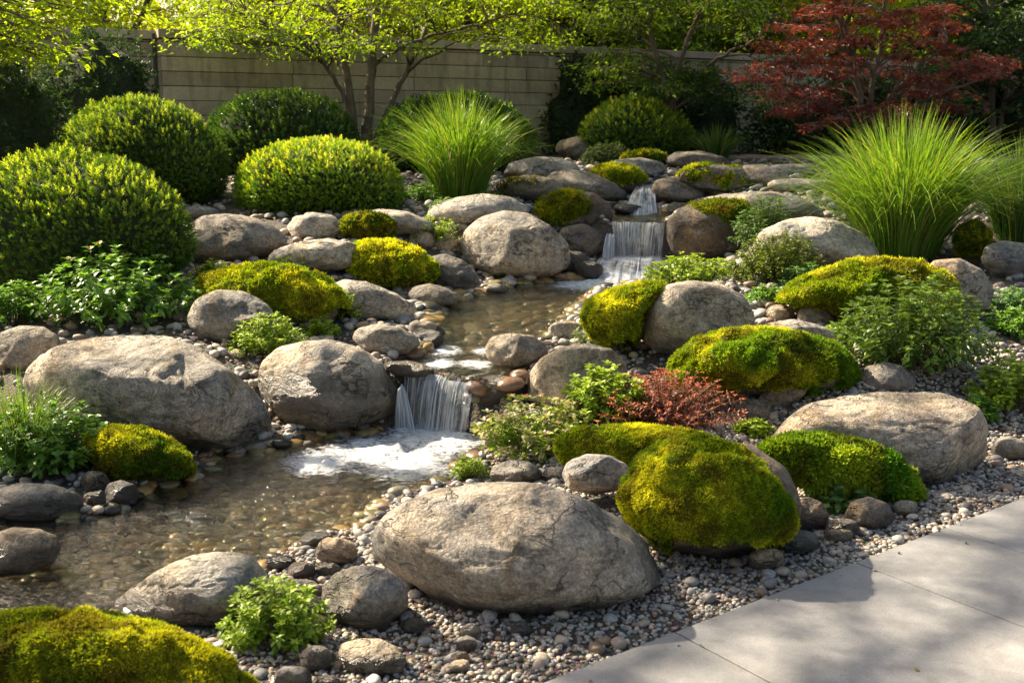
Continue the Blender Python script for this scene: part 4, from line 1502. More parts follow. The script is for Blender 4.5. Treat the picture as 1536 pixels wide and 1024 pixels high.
# distinct cobbles read from the photograph: px box, colour, words
COB = [((474, 536, 806, 848), (.38, .30, .22), 'brownish cobble at the pool edge above the round pitted boulder', 1),
       ((432, 474, 842, 870), (.30, .20, .14), 'rust brown cobble left of the brownish one at the pool edge', 1),
       ((425, 482, 868, 903), (.26, .26, .26), 'grey oval cobble between the bright herb and the round pitted boulder', 1),
       ((398, 446, 832, 856), (.10, .09, .08), 'wet black cobble at the near right corner of the lower pool', 1),
       ((452, 500, 796, 822), (.20, .21, .22), 'blue grey cobble half in the lower pool', 1),
       ((474, 512, 844, 866), (.24, .22, .21), 'little grey cobble under the brownish one', 1),
       ((450, 498, 967, 1008), (.27, .24, .20), 'dark speckled cobble left of the cream oval stone', 1),
       ((410, 468, 998, 1040), (.24, .25, .26), 'blue grey cobble at the bottom edge below the bright herb', 1),
       ((468, 512, 1012, 1040), (.30, .29, .27), 'grey cobble at the very bottom edge', 1),
       ((452, 500, 894, 925), (.24, .24, .24), 'grey cobble hidden at the left foot of the round pitted boulder', 1),
       ((600, 638, 926, 952), (.17, .16, .15), 'brownish grey cobble at the right foot of the round pitted boulder', 1),
       ((690, 722, 934, 962), (.36, .36, .34), 'pale flat pebble in front of the largest boulder', 1),
       ((766, 796, 930, 955), (.30, .31, .30), 'grey pebble touching the front of the largest boulder', 1),
       ((684, 716, 958, 980), (.34, .24, .17), 'brown pebble below the pale flat one', 1),
       ((676, 706, 976, 995), (.36, .27, .19), 'tan pebble second below the pale flat one', 1),
       ((674, 706, 988, 1010), (.48, .42, .33), 'cream pebble lowest of the little row in the gravel', 1),
       ((1122, 1176, 822, 858), (.30, .24, .18), 'brown oval cobble under the biggest moss mound', 1),
       ((1171, 1228, 795, 833), (.24, .26, .25), 'greenish grey cobble under the right end of the biggest moss mound', 1),
       ((1243, 1290, 777, 806), (.29, .25, .20), 'brown cobble left of the dark rounded stone', 1),
       ((1236, 1280, 793, 815), (.34, .30, .24), 'tan flat cobble lowest beside the dark rounded stone', 1),
       ((1340, 1377, 750, 775), (.27, .26, .24), 'grey cobble right of the dark rounded stone', 1),
       ((1150, 1192, 457, 482), (.34, .31, .27), 'left one of three cobbles under the long golden moss mound', 1),
       ((1178, 1206, 454, 474), (.38, .32, .26), 'middle, warmest one of three cobbles under the long golden moss mound', 1),
       ((1196, 1252, 458, 490), (.26, .24, .22), 'right, largest one of three cobbles under the long golden moss mound', 1),
       ((728, 760, 425, 440), (.2, .19, .17), 'flat stone in the shade under the big round boulder', 0),
       ((560, 600, 438, 452), (.3, .28, .25), 'small stone behind the pale sloping boulder', 0),
       ((615, 652, 345, 372), (.34, .27, .22), 'pinkish stone in the low groundcover, left one', 0),
       ((645, 685, 350, 378), (.32, .26, .22), 'pinkish stone in the low groundcover, right one', 0),
       ((815, 850, 700, 722), (.36, .35, .33), 'grey pebble between the two low cream boulders', 0),
       ((985, 1012, 722, 742), (.3, .3, .3), 'grey pebble right of the pale rounded boulder', 0)]
for bx, c, lab, _q in COB:
    rock(bx, lab, cat='cobble', name='cobble', c=tuple(v * 1.35 for v in c), sub=4, b=.85, amp=.55, k=.35)

# stones on the stream bed
def bed(poly, n, lo, hi, seed):
    a, b = poly.min(0), poly.max(0)
    P = rnd(n, a[0], b[0], a[1], b[1])
    return P[poly_sd(P, poly) < -.02]
PALB = [(tuple(np.array(a) * (.62, .60, .58)), b, c) for a, b, c in PALB]
B0 = bed(POOLS[0], 6500, 0, 0, 1)
B1 = bed(POOLS[1], 5200, 0, 0, 2)
B2 = bed(POOLS[2], 600, 0, 0, 3)
BP = np.concatenate([B0, B1, B2])
BP = BP[free(BP) & inview(BP) & ~((BP[:, 1] > 10.4) & (BP[:, 1] < 11.15)) & ~((np.abs(BP[:, 1] - 6.1) < .35) & (BP[:, 0] > -.8) & (BP[:, 0] < .2) & (BP[:, 1] > 5.85))]
bs = .035 + .11 * rng.random(len(BP)) ** 1.8
bs *= np.clip(BP[:, 1] / 5.5, .8, 1.5)
o_ = np.argsort(-bs)
BP, bs = BP[o_], bs[o_]
NB = 60
V, T, tt = stones(BP[NB:], bs[NB:], PALB, 31, 2, (.35, .6), .3)[0]
tag(link('stream_bed_stones', mesh_np('stream_bed_stones', V, T, M['wetpebble'], tint=tt)), 'amber and olive stones covering the stream bed', 'stream bed', kind='stuff')
single_stones(BP[:NB], bs[:NB], PALB, 2900, 'submerged_stone', 'stone', 'rounded %s stone lying under water near %s', 'larger stones on the stream bed',
              M['wetpebble'], (.35, .5), .32)

# ------------------------------------------------------------------ leaf templates (x = along the leaf, z = up)
def leaf_oval(w=.5, droop=.18, fold=.08):
    V = np.array([[0, 0, 0], [.35, 0, 0], [.7, 0, 0], [1, 0, 0], [.3, w / 2, 0], [.68, w * .42, 0], [.3, -w / 2, 0], [.68, -w * .42, 0]], float)
    V[:, 2] = -droop * V[:, 0] ** 2 + fold * np.abs(V[:, 1]) / (w / 2) + .06 * np.sin(V[:, 0] * 3.1)
    T = np.array([[0, 1, 4], [0, 6, 1], [1, 5, 4], [1, 2, 5], [1, 6, 7], [1, 7, 2], [2, 3, 5], [2, 7, 3]])
    return V, T

def leaf_dia(w=.45, droop=.12, fold=.1):
    V = np.array([[0, 0, 0], [.45, w / 2, fold], [1, 0, -droop], [.45, -w / 2, fold]], float)
    return V, np.array([[0, 2, 1], [0, 3, 2]])

def sprig_template(n, w, seed, spread=.7, lw=.32, L_=.5):
    """little shoot: n diamond leaves round a stem along x"""
    r = np.random.default_rng(seed)
    tv, tf = leaf_dia(w, .1, .06)
    t = np.linspace(.05, 1, n)
    a = np.arange(n) * 2.4 + r.uniform(0, 6)
    d = np.stack([np.full(n, .75) + .5 * t, np.cos(a) * spread, np.sin(a) * spread], -1)
    pos = np.stack([t * .75, np.zeros(n), np.zeros(n)], -1)
    V, T, _ = scatter(tv, tf, pos, frames(d, np.stack([np.ones(n), -np.cos(a), -np.sin(a)], -1)), np.full(n, L_) * (1.1 - .4 * t), np.zeros((n, 3)))
    return V, T

SPRIGS = [sprig_template(9, .42, s) for s in (1, 2, 3)]

def scatter_many(templates, pos, fr, sc, tint):
    wh = rng.integers(0, len(templates), len(pos))
    out = []
    for q, (tv, tf) in enumerate(templates):
        m = wh == q
        if m.any():
            out.append(scatter(tv, tf, pos[m], fr[m], sc[m], tint[m]))
    return out

# ------------------------------------------------------------------ clipped box domes
def box_dome(poly, label, cols, b=.9, sprig=.06, dens=1., seed=1, k=.75, D=None, shaggy=.5, contact=None):
    if isinstance(poly, tuple):
        poly = box_outline(*poly, seed=seed, sq=2.1)
    Vw, T, C, size, D = blob(poly, b, 4, k, D, contact)
    N = vnormals(Vw, T)
    X = (Vw - C) / size + seed
    Vw = Vw + N * (size * (.035 * fbm(X * 2.2, 3, seed)))[:, None]
    Vw = refit(Vw, poly, C)
    base = np.array([C[0], C[1], hz(C[None, :2])[0]])
    rt = root('box_dome', base, label, 'shrub', 'clipped box domes')
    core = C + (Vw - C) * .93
    link('dark_core', mesh_np('dark_core', core - base, T, M['core']), rt, loc=(0, 0, 0))  # solid dark shell, painted as the shaded inside of the dome
    area = 4 * math.pi * size * size * .7
    n = int(min(24000, area / (sprig * sprig) * 2.6 * dens))
    P, Nn = sample(Vw, T, n, keep=lambda c, nn: ((c[:, 2] > base[2] - .1) * np.where(nn @ FW > .35, .25, 1.)))
    P = P - Nn * (rng.uniform(-.1, 1.1, n) * sprig)[:, None]
    dirs = Nn * .75 + np.array([0, 0, .55]) + rng.normal(size=(n, 3)) * .33
    c0, c1, c2 = [np.array(c) for c in cols]
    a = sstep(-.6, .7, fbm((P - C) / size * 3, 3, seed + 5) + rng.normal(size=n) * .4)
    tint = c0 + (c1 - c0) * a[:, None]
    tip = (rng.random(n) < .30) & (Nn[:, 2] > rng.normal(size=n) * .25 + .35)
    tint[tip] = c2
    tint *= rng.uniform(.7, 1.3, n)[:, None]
    parts = scatter_many(SPRIGS, P, frames(dirs, spin=rng.uniform(0, 6.28, n)), sprig * rng.uniform(.7, 1.35, n), tint)
    # new shoots standing proud along the crest
    m = int(n * .05 * shaggy)
    P, Nn = sample(Vw, T, m, keep=lambda c, nn: (nn[:, 2] > .35) * 1.)
    dirs = Nn * .4 + np.array([0, 0, 1.]) + rng.normal(size=(m, 3)) * .2
    parts += scatter_many(SPRIGS, P, frames(dirs, spin=rng.uniform(0, 6.28, m)), sprig * rng.uniform(1.1, 1.9, m), np.tile(c2, (m, 1)) * rng.uniform(.7, 1.2, m)[:, None])
    V, Fs, tt = join(parts)
    link('foliage', mesh_np('foliage', V - base, Fs, M['gloss'], tint=tt, smooth=False), rt, loc=(0, 0, 0))
    ROCKS.append((C, size, Vw))

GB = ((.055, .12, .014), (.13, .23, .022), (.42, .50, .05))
GBL = ((.10, .20, .014), (.21, .34, .022), (.55, .58, .05))  # sunlit domes: the light is put into a brighter leaf palette
GBD = ((.03, .08, .015), (.07, .14, .022), (.13, .21, .03))  # shaded domes: the shade is put into a darker leaf palette
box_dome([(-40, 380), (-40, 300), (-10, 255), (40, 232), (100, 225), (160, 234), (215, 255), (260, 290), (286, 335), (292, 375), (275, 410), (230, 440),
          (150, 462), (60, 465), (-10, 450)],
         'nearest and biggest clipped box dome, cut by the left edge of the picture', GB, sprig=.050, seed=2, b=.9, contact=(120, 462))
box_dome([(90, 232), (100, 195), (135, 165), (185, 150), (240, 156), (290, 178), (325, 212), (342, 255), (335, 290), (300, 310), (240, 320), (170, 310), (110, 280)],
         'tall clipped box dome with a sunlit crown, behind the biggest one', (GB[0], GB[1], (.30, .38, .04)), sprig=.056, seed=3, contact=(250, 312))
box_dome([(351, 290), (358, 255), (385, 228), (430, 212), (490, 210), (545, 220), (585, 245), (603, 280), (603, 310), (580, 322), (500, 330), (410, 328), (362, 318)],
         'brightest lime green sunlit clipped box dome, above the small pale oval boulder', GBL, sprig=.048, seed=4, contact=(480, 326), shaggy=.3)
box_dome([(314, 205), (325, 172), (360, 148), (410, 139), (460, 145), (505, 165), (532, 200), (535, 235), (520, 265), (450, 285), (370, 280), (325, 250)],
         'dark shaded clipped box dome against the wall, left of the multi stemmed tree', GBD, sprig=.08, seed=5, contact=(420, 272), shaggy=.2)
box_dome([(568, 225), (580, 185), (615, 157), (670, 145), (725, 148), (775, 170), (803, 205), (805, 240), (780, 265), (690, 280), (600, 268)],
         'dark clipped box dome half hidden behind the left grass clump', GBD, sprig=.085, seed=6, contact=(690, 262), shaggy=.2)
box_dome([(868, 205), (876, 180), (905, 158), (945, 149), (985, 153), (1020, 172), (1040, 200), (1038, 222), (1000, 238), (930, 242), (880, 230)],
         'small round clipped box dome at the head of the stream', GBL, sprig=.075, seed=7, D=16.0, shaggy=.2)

# ------------------------------------------------------------------ ornamental grasses
def grass(base, h, w, n, label, cols, name='grass_clump', group=None, width=.006, r0=.16, seed=1, lean=(0, 0), arch=1., cat='ornamental grass'):
    r = np.random.default_rng(seed)
    base = np.array(base, float)
    rt = root(name, base, label, cat, group)
    NS = 8
    t = np.linspace(0, 1, NS)
    a = r.uniform(0, 2 * math.pi, n)
    rr = np.sqrt(r.random(n))
    spread = rr ** 1.7 * (w / 2) * r.uniform(.35, 1.1, n)
    out = np.stack([np.cos(a), np.sin(a)], -1)
    L_ = h * r.uniform(.62, 1.08, n) * (1 - .12 * rr)
    p0 = out * (rr * r0 * w)[:, None]
    tipz = L_ * np.clip(1 - (.50 * arch) * rr ** 2.2 * r.uniform(.3, 1.3, n), .25, 1)
    bend = r.uniform(1.5, 2.8, n)
    P = np.zeros((n, NS, 3))
    stray = r.normal(size=(n, 2)) * .05 * h * np.where(r.random(n) < .15, 3., 1.)[:, None]
    for i, u in enumerate(t):
        hx = spread * u ** bend + rr * .12 * w * u
        P[:, i, :2] = p0 + out * hx[:, None] + np.array(lean) * h * u ** 1.6 + .008 * h * np.sin(u * 5 + a)[:, None] + stray * u ** 2
        # rises then droops at the tip for outer blades
        P[:, i, 2] = L_ * (u * (1 + .25 * rr) - (u ** 3) * (1 + .25 * rr - tipz / L_) )
    side = np.stack([-np.sin(a + r.normal(size=n) * .9), np.cos(a + r.normal(size=n) * .9), np.zeros(n)], -1)
    wd = width * r.uniform(.6, 1.3, n)[:, None] * (np.array([.6, .9, 1, 1, .9, .75, .5, .08])[None])
    A = P - side[:, None] * wd[..., None] / 2
    B = P + side[:, None] * wd[..., None] / 2
    V = np.stack([A, B], 2).reshape(-1, 3)
    k = (np.arange(n) * NS * 2)[:, None] + (np.arange(NS - 1) * 2)[None]
    Fq = np.stack([k, k + 1, k + 3, k + 2], -1).reshape(-1, 4)
    c0, c1, c2 = [np.array(c) for c in cols]
    x = r.random(n)[:, None]
    tint = c0 + (c1 - c0) * x
    old = r.random(n) < .12
    tint[old] = (.34, .27, .12)
    tt = tint[:, None, :] * (1 - t[None, :, None]) + (tint * .4 + c2 * .6)[:, None, :] * t[None, :, None]
    tt = np.repeat(tt.reshape(n * NS, 3), 2, 0)
    link('blades', mesh_np('blades', V, Fq, M['grass'], tint=tt), rt, loc=(0, 0, 0))
    return rt

def gbase(px, py):
    p, D = hit(px, py)
    p[2] = hz(p[None, :2])[0]
    return p, D
GC = ((.075, .17, .02), (.13, .27, .03), (.24, .36, .05))
GCD = ((.05, .13, .03), (.09, .19, .04), (.16, .26, .07))
def grass_px(px, py, x0, x1, yt, n, label, cols=GC, back=.0, **kw):
    p, D = gbase(px, py)
    s = D / F
    p = p + np.array([0, back, 0])
    p[2] = hz(p[None, :2])[0]
    s = ((p - CP) @ FW) / F
    return grass(p, (py - yt) * s * 1.02, (x1 - x0) * s * 1.0, n, label, cols, **kw)
grass_px(690, 296, 575, 805, 138, 1500, 'lime green arching grass clump standing before the dark box dome and the wall', width=.011, seed=1, group='big ornamental grass clumps')
grass_px(1355, 388, 1185, 1520, 172, 2600, 'largest bright green grass clump, above the long golden moss mound', width=.010, seed=2, back=.1, group='big ornamental grass clumps')
grass_px(1530, 360, 1430, 1640, 205, 1100, 'darker grass clump cut by the right edge of the picture', cols=GCD, width=.010, seed=3, group='big ornamental grass clumps')
grass_px(962, 232, 905, 1015, 158, 330, 'upright grass tuft in front of the small round box dome', width=.014, seed=4, cols=GC)
grass_px(1072, 240, 1025, 1128, 184, 360, 'blue green grass tuft right of the small round box dome', width=.014, seed=5, cols=GCD, r0=.2)
grass_px(35, 690, -60, 150, 545, 420, 'thin wispy grass at the left edge in front of the huge mottled boulder', width=.0045, seed=6, cols=GC, arch=1.4)

# ------------------------------------------------------------------ leafy perennials
LEAFS = {'oval': [leaf_oval(.5), leaf_oval(.42, .3, .05)], 'broad': [leaf_oval(.72, .2), leaf_oval(.62, .32, .1)], 'narrow': [leaf_oval(.28, .2), leaf_oval(.24, .35)],
         'small': [leaf_dia(.5), leaf_dia(.4, .2)]}

def plant(box, label, cols, kind='oval', nst=40, nodes=6, leaf=.05, per=2, name='leafy_plant', cat='plant', seed=1, group=None, flowers=None,
          depth=.8, rosette=True, top=.9, upright=.5, sparse=.35, mat='leaf', shape=.5, tipcol=None, back=0.):
    r = np.random.default_rng(seed)
    x0, x1, yt, yb = box
    p, D = gbase((x0 + x1) / 2, yb - .12 * (yb - yt))
    s = D / F
    W = (x1 - x0) * s
    H = (yb - yt) * s * .95
    p = p + np.array([0, W * depth * .25 + back, 0])
    p[2] = hz(p[None, :2])[0] - .01
    rt = root(name, p, label, cat, group)
    a = r.uniform(0, 2 * math.pi, nst)
    q = np.sqrt(r.random(nst))
    ex, ey = np.cos(a) * q, np.sin(a) * q
    hz_ = H * (np.sqrt(np.clip(1 - q * q, 0, 1)) * shape + (1 - shape) * (1 - q * .6)) * r.uniform(.7, 1.08, nst)
    hz_ = np.maximum(hz_, H * .15)
    E_ = np.stack([ex * W * .53, ey * W * .50 * depth, hz_], -1)
    B_ = np.stack([ex * W * .20, ey * W * .20 * depth, np.zeros(nst)], -1)
    ctrl = B_ * .3 + E_ * .7
    ctrl[:, 2] = E_[:, 2] * (.35 + .4 * upright)
    ctrl[:, :2] = B_[:, :2] * (.2 + .6 * upright) + E_[:, :2] * (.8 - .6 * upright)
    def bez(t):
        t = t[:, None]
        return B_ * (1 - t) ** 2 + 2 * ctrl * t * (1 - t) + E_ * t * t
    st = []
    for i in range(nst):
        tt_ = np.linspace(0, 1, 6)[:, None]
        pts = B_[i] * (1 - tt_) ** 2 + 2 * ctrl[i] * tt_ * (1 - tt_) + E_[i] * tt_ * tt_
        st.append(tube(pts, np.linspace(.0022, .001, 6) * max(1, D / 5), 4))
    V, Fq = joinq(st)
    link('stems', mesh_np('stems', V, Fq, M['stem']), rt, loc=(0, 0, 0))
    P, Dr, S, Tn = [], [], [], []
    c0, c1 = [np.array(c) for c in cols[:2]]
    for k in range(nodes):
        t = np.full(nst, sparse + (1 - sparse) * (k + .5) / nodes) + r.normal(size=nst) * .03
        t = np.clip(t, 0, 1)
        pos = bez(t)
        ax = bez(np.clip(t + .02, 0, 1.02)) - bez(np.clip(t - .02, 0, 1))
        ax /= np.linalg.norm(ax, axis=1, keepdims=True) + 1e-9
        f = frames(ax)
        ph = r.uniform(0, 6.28, nst)
        for m in range(per):
            an = ph + m * 2 * math.pi / per + r.normal(size=nst) * .25
            rad = f[..., 1] * np.cos(an)[:, None] + f[..., 2] * np.sin(an)[:, None]
            d = rad + ax * .35 + np.array([0, 0, .15])
            P.append(pos)
            Dr.append(d)
            S.append(leaf * r.uniform(.7, 1.15, nst) * (1.1 - .35 * t))
            x = np.clip(r.random(nst) * .7 + t * .35, 0, 1)[:, None]
            c = c0 + (c1 - c0) * x
            if tipcol is not None:
                c = np.where((r.random(nst) < (t - .45) * 1.1)[:, None], np.array(tipcol), c)
            Tn.append(c)
    if rosette:
        pos = bez(np.ones(nst))
        for m in range(5):
            an = m * 1.257 + r.uniform(0, 1, nst)
            d = np.stack([np.cos(an), np.sin(an), np.full(nst, .75)], -1)
            P.append(pos)
            Dr.append(d)
            S.append(leaf * r.uniform(.55, .85, nst))
            c = c0 + (c1 - c0) * r.uniform(.5, 1.1, nst)[:, None]
            if tipcol is not None:
                c = np.where((r.random(nst) < .65)[:, None], np.array(tipcol), c)
            Tn.append(c)
    P, Dr, S, Tn = map(np.concatenate, (P, Dr, S, Tn))
    Tn = Tn * r.uniform(.75, 1.25, len(Tn))[:, None]
    V, Fs, tt = join(scatter_many(LEAFS[kind], P, frames(Dr, spin=r.normal(size=len(P)) * .35), S, Tn))
    link('foliage', mesh_np('foliage', V, Fs, M[mat], tint=tt), rt, loc=(0, 0, 0))
    if flowers:
        fc, fs, fn = flowers
        idx = r.permutation(nst)
        idx = idx[np.argsort(-E_[idx, 2])][:fn * 2][::2]
        for i in idx:
            an = np.arange(7) * .9
            d = np.stack([np.cos(an), np.sin(an), np.full(7, .9)], -1)
            pos = np.tile(E_[i] + [0, 0, .012], (7, 1))
            V, Fs, tt = scatter(*leaf_dia(.6), pos, frames(d), np.full(7, fs), np.tile(fc, (7, 1)) * r.uniform(.8, 1.2, 7)[:, None])
            link('flower', mesh_np('flower', V, Fs, M['leaf'], tint=tt), rt, loc=(0, 0, 0))
    return rt

G1 = ((.07, .17, .025), (.18, .34, .05))
G2 = ((.13, .25, .02), (.36, .47, .05))
G3 = ((.06, .14, .045), (.15, .28, .09))
plant((18, 292, 388, 510), 'big leafy perennial with pink red tips, above the huge mottled boulder', G1, 'oval', 130, 7, .075, 2, seed=1, flowers=((.55, .10, .06), .022, 6),
      shape=.55, mat='gloss', sparse=.3, tipcol=None)
plant((342, 455, 474, 548), 'yellow green feathery herb between the rugged grey boulder and the big pale boulder', G2, 'narrow', 120, 7, .042, 3, seed=2)
plant((425, 540, 458, 514), 'low sunlit herb on top of the big pale boulder by the lower waterfall', G2, 'narrow', 110, 6, .040, 3, seed=3, shape=.8, back=.5)
plant((398, 498, 376, 412), 'pale green creeping herb behind the left mossy mound', G2, 'small', 80, 5, .034, 3, seed=4, shape=.8)
plant((600, 692, 334, 378), 'light green creeping groundcover round two pinkish stones', G2, 'small', 90, 5, .036, 3, seed=5, shape=.8, name='groundcover_patch')
plant((-40, 155, 610, 735), 'bushy green plant with dark red flower heads at the left shore', G1, 'broad', 110, 6, .050, 2, seed=6, flowers=((.12, .01, .03), .014, 6), sparse=.25)
plant((328, 492, 868, 992), 'fresh green rosette leaved herb in the foreground, in front of the grey wedge boulder', G2, 'oval', 75, 6, .036, 3, seed=7, sparse=.3)
plant((674, 738, 686, 730), 'tiny yellow green tuft at the pool edge behind the largest boulder', G2, 'narrow', 40, 5, .034, 3, seed=8, shape=.6)
plant((706, 905, 606, 700), 'variegated herb with pinkish buds, in front of the cracked boulder', G2, 'oval', 110, 6, .050, 2, seed=9, tipcol=(.42, .36, .22), flowers=((.5, .16, .10), .015, 4), shape=.7)
plant((832, 968, 524, 612), 'bright yellow green herb against the cracked brown grey boulder', G2, 'oval', 110, 7, .055, 2, seed=10, shape=.6, back=-.42)
plant((868, 1138, 576, 662), 'low red sedum with upright rusty shoots', ((.10, .03, .03), (.26, .07, .05)), 'narrow', 190, 9, .030, 3, seed=11, name='red_sedum', cat='sedum',
      tipcol=(.55, .17, .11), shape=.6, upright=.9, sparse=.15)
plant((855, 962, 482, 532), 'silvery green feathery herb left of the golden mossed centre boulder', ((.12, .17, .09), (.24, .30, .15)), 'narrow', 80, 5, .05, 3, seed=12, shape=.8)
plant((968, 1118, 388, 436), 'low speckled yellow green plant behind the centre right boulder', G2, 'oval', 120, 5, .05, 2, seed=13, shape=.8)
plant((1100, 1245, 356, 438), 'mossy looking cushion shrub in front of the big pale boulder', ((.06, .11, .015), (.17, .22, .025)), 'small', 230, 6, .038, 3, seed=14, shape=.9, name='cushion_shrub', cat='shrub')
plant((1170, 1250, 395, 440), 'small dark ferny plant at the right foot of the cushion shrub', G3, 'narrow', 45, 5, .06, 3, seed=15)
plant((1262, 1502, 436, 592), 'large leafy perennial with pale shoot tips and red buds, right of the broad moss mound', ((.06, .15, .025), (.23, .34, .06)), 'oval', 170, 7, .062, 2, seed=16,
      flowers=((.4, .08, .04), .018, 5), shape=.6, sparse=.3, mat='gloss')
plant((1462, 1620, 545, 640), 'bright green leafy plant at the right edge above the flat topped slab', G2, 'broad', 100, 6, .045, 2, seed=17, shape=.8)
plant((1478, 1600, 438, 478), 'grey green low plant at the right edge, upper one', G3, 'oval', 70, 5, .05, 2, seed=18, shape=.8)
plant((1485, 1600, 474, 520), 'mid green low plant at the right edge, below the grey green one', G1, 'small', 90, 5, .045, 3, seed=19, shape=.8)
mound([(1132, 668), (1175, 654), (1230, 652), (1290, 662), (1340, 680), (1370, 712), (1388, 748), (1350, 758), (1290, 745), (1235, 742), (1190, 722), (1150, 695)],
      'bright green shaggy moss cushion draped in front of the flat topped slab', pal='lime', b=.45, lumps=.7, tl=.030, dens=2.2, drop=-1., c=(.12, .09, .07), cat='moss cushion', name='moss_cushion')
plant((1200, 1302, 700, 764), 'small blue green rosette herb at the foot of the bright green cushion plant', ((.08, .17, .05), (.18, .30, .09)), 'broad', 30, 4, .05, 2, seed=21, back=-.12)
plant((1088, 1188, 292, 372), 'bluish ferny plant hanging over the dark cliff like mossy boulder', ((.06, .14, .04), (.16, .27, .08)), 'narrow', 90, 7, .055, 3, seed=22, shape=.7, back=-.35)
plant((872, 952, 216, 252), 'silvery blue green cushion behind the small mossy boulder at the top', ((.09, .14, .07), (.17, .23, .11)), 'small', 170, 5, .05, 3, seed=23, shape=.9, name='cushion_shrub', cat='shrub')
plant((595, 665, 276, 306), 'dark green ferny weeds at the left foot of the left grass clump', G1, 'narrow', 50, 4, .06, 3, seed=24)
plant((-40, 60, 430, 500), 'dim green groundcover under the biggest box dome at the left edge', G1, 'small', 90, 5, .05, 3, seed=25, shape=.9, name='groundcover_patch')

plant((440, 505, 486, 520), 'small yellow green creeping herb above the big pale boulder', G2, 'small', 60, 5, .036, 3, seed=31, shape=.8, back=.1)
plant((738, 800, 332, 356), 'tiny moss like tuft between the wide pale boulder and the big round boulder', G2, 'small', 50, 4, .04, 3, seed=32, shape=.8)
plant((1188, 1240, 572, 602), 'little herb sprouting right of the tilted warm oval boulder', G1, 'oval', 30, 4, .045, 2, seed=33, shape=.8)
plant((1130, 1180, 560, 592), 'small leafy sprig at the foot of the broad right moss mound', G1, 'oval', 30, 4, .04, 2, seed=34, shape=.8)
plant((860, 915, 300, 320), 'tiny herb on the stones left above the upper waterfall', G2, 'small', 40, 4, .05, 3, seed=35, shape=.8)
plant((640, 700, 300, 335), 'low weeds at the right foot of the sunlit box dome', G1, 'narrow', 40, 4, .06, 3, seed=36, shape=.7)
plant((700, 760, 290, 312), 'tuft of low leaves at the right foot of the left grass clump', G1, 'narrow', 40, 4, .06, 3, seed=37, shape=.7)

for _i, (_b, _l) in enumerate([((1120, 1190, 430, 462), 'low green creeper between the three cobbles and the cushion shrub'),
                               ((1235, 1290, 488, 520), 'small sprawling herb behind the right end of the broad right moss mound'),
                               ((560, 615, 395, 420), 'thin creeper at the right foot of the golden topped moss mound'),
                               ((285, 350, 395, 425), 'low green weeds under the large grey boulder beside the big box dome'),
                               ((1440, 1500, 600, 640), 'small leafy weed at the right end of the flat topped slab'),
                               ((1100, 1160, 632, 660), 'low green weed between the red sedum and the flat topped slab'),
                               ((205, 275, 372, 402), 'dim ferny weeds at the right foot of the biggest box dome')]):
    plant(_b, _l, G2 if _i % 2 else G1, ('small', 'oval')[_i % 2], 55, 5, .04, 3, seed=50 + _i, shape=.8, name='groundcover_patch')

# ------------------------------------------------------------------ boundary wall
def wall_pt(px, D):
    return at_depth(px, 200, D)[:2]
WZ = 3.02
def wall_at(px, row_top):
    p = onplane(px, row_top, WZ)
    return p[:2]
A_ = wall_at(238, 43)
B_ = wall_at(800, 67)
wd = (B_ - A_) / np.linalg.norm(B_ - A_)
wn = np.array([wd[1], -wd[0]])          # towards the camera
def wall_run(p0, d, n, length, z0, ztop, label, cat='wall', name='garden_wall', hc=.2, thick=.3):
    base = np.array([p0[0], p0[1], z0])
    rt = root(name, base, label, cat)
    parts = []
    z = z0
    row = 0
    d3, n3 = np.array([*d, 0]), np.array([*n, 0])
    def blk(a, b, za, zb, off, th):
        q = base * [1, 1, 0] + d3 * a + n3 * off
        g = .004
        V = []
        for (ins, nn) in ((0, -th), (0, -.006), (.006, 0)):
            for aa, zz in ((a + g + ins, za + g + ins), (b - g - ins, za + g + ins), (b - g - ins, zb - g - ins), (a + g + ins, zb - g - ins)):
                V.append(base * [1, 1, 0] + d3 * aa + n3 * (off + nn) + np.array([0, 0, zz]))
        V = np.array(V)
        Fs = [[4 * r + k, 4 * r + (k + 1) % 4, 4 * (r + 1) + (k + 1) % 4, 4 * (r + 1) + k] for r in (0, 1) for k in range(4)] + [[8, 9, 10, 11], [3, 2, 1, 0]]
        c = np.array([.50, .42, .29]) * rng.uniform(.78, 1.15) * np.array([1, rng.uniform(.96, 1.02), rng.uniform(.88, 1.05)])
        return V, np.array(Fs), np.tile(c, (12, 1))
    while z < ztop - .13 - 1e-3:
        zn = min(z + hc, ztop - .13)
        a = -rng.uniform(0, .8)
        while a < length:
            b = a + rng.uniform(1.1, 2.4)
            parts.append(blk(max(a, 0), min(b, length), z, zn, rng.uniform(-.004, .004), thick - .05))
            a = b
        z = zn
        row += 1
    V, Fs, tt = join(parts)
    link('wall_blocks', mesh_np('wall_blocks', V - base, Fs, M['wall'], tint=tt, smooth=False), rt, loc=(0, 0, 0))
    # dark joint backing just behind the faces
    q0 = base * [1, 1, 0]
    c8 = [q0 + d3 * a + n3 * o + np.array([0, 0, zz]) for zz in (z0, ztop - .135) for a, o in ((.01, -.03), (length - .01, -.03), (length - .01, -thick + .08), (.01, -thick + .08))]
    link('mortar', mesh_np('mortar', np.array(c8) - base, np.array([[0, 1, 2, 3], [4, 5, 6, 7], [0, 1, 5, 4], [1, 2, 6, 5], [2, 3, 7, 6], [3, 0, 4, 7]]), M['core'], smooth=False), rt, loc=(0, 0, 0))
    caps = []
    a = -.02
    while a < length:
        b = min(a + 1.6, length + .02)
        caps.append(blk(a, b, ztop - .125, ztop, .05, thick + .1))
        a = b
    V, Fs, tt = join(caps)
    link('coping', mesh_np('coping', V - base, Fs, M['wall'], tint=tt * 1.1, smooth=False), rt, loc=(0, 0, 0))
    return rt
wall_run(A_, wd, wn, 15.5, 1.05, WZ, 'long sandstone block wall closing the garden at the back')
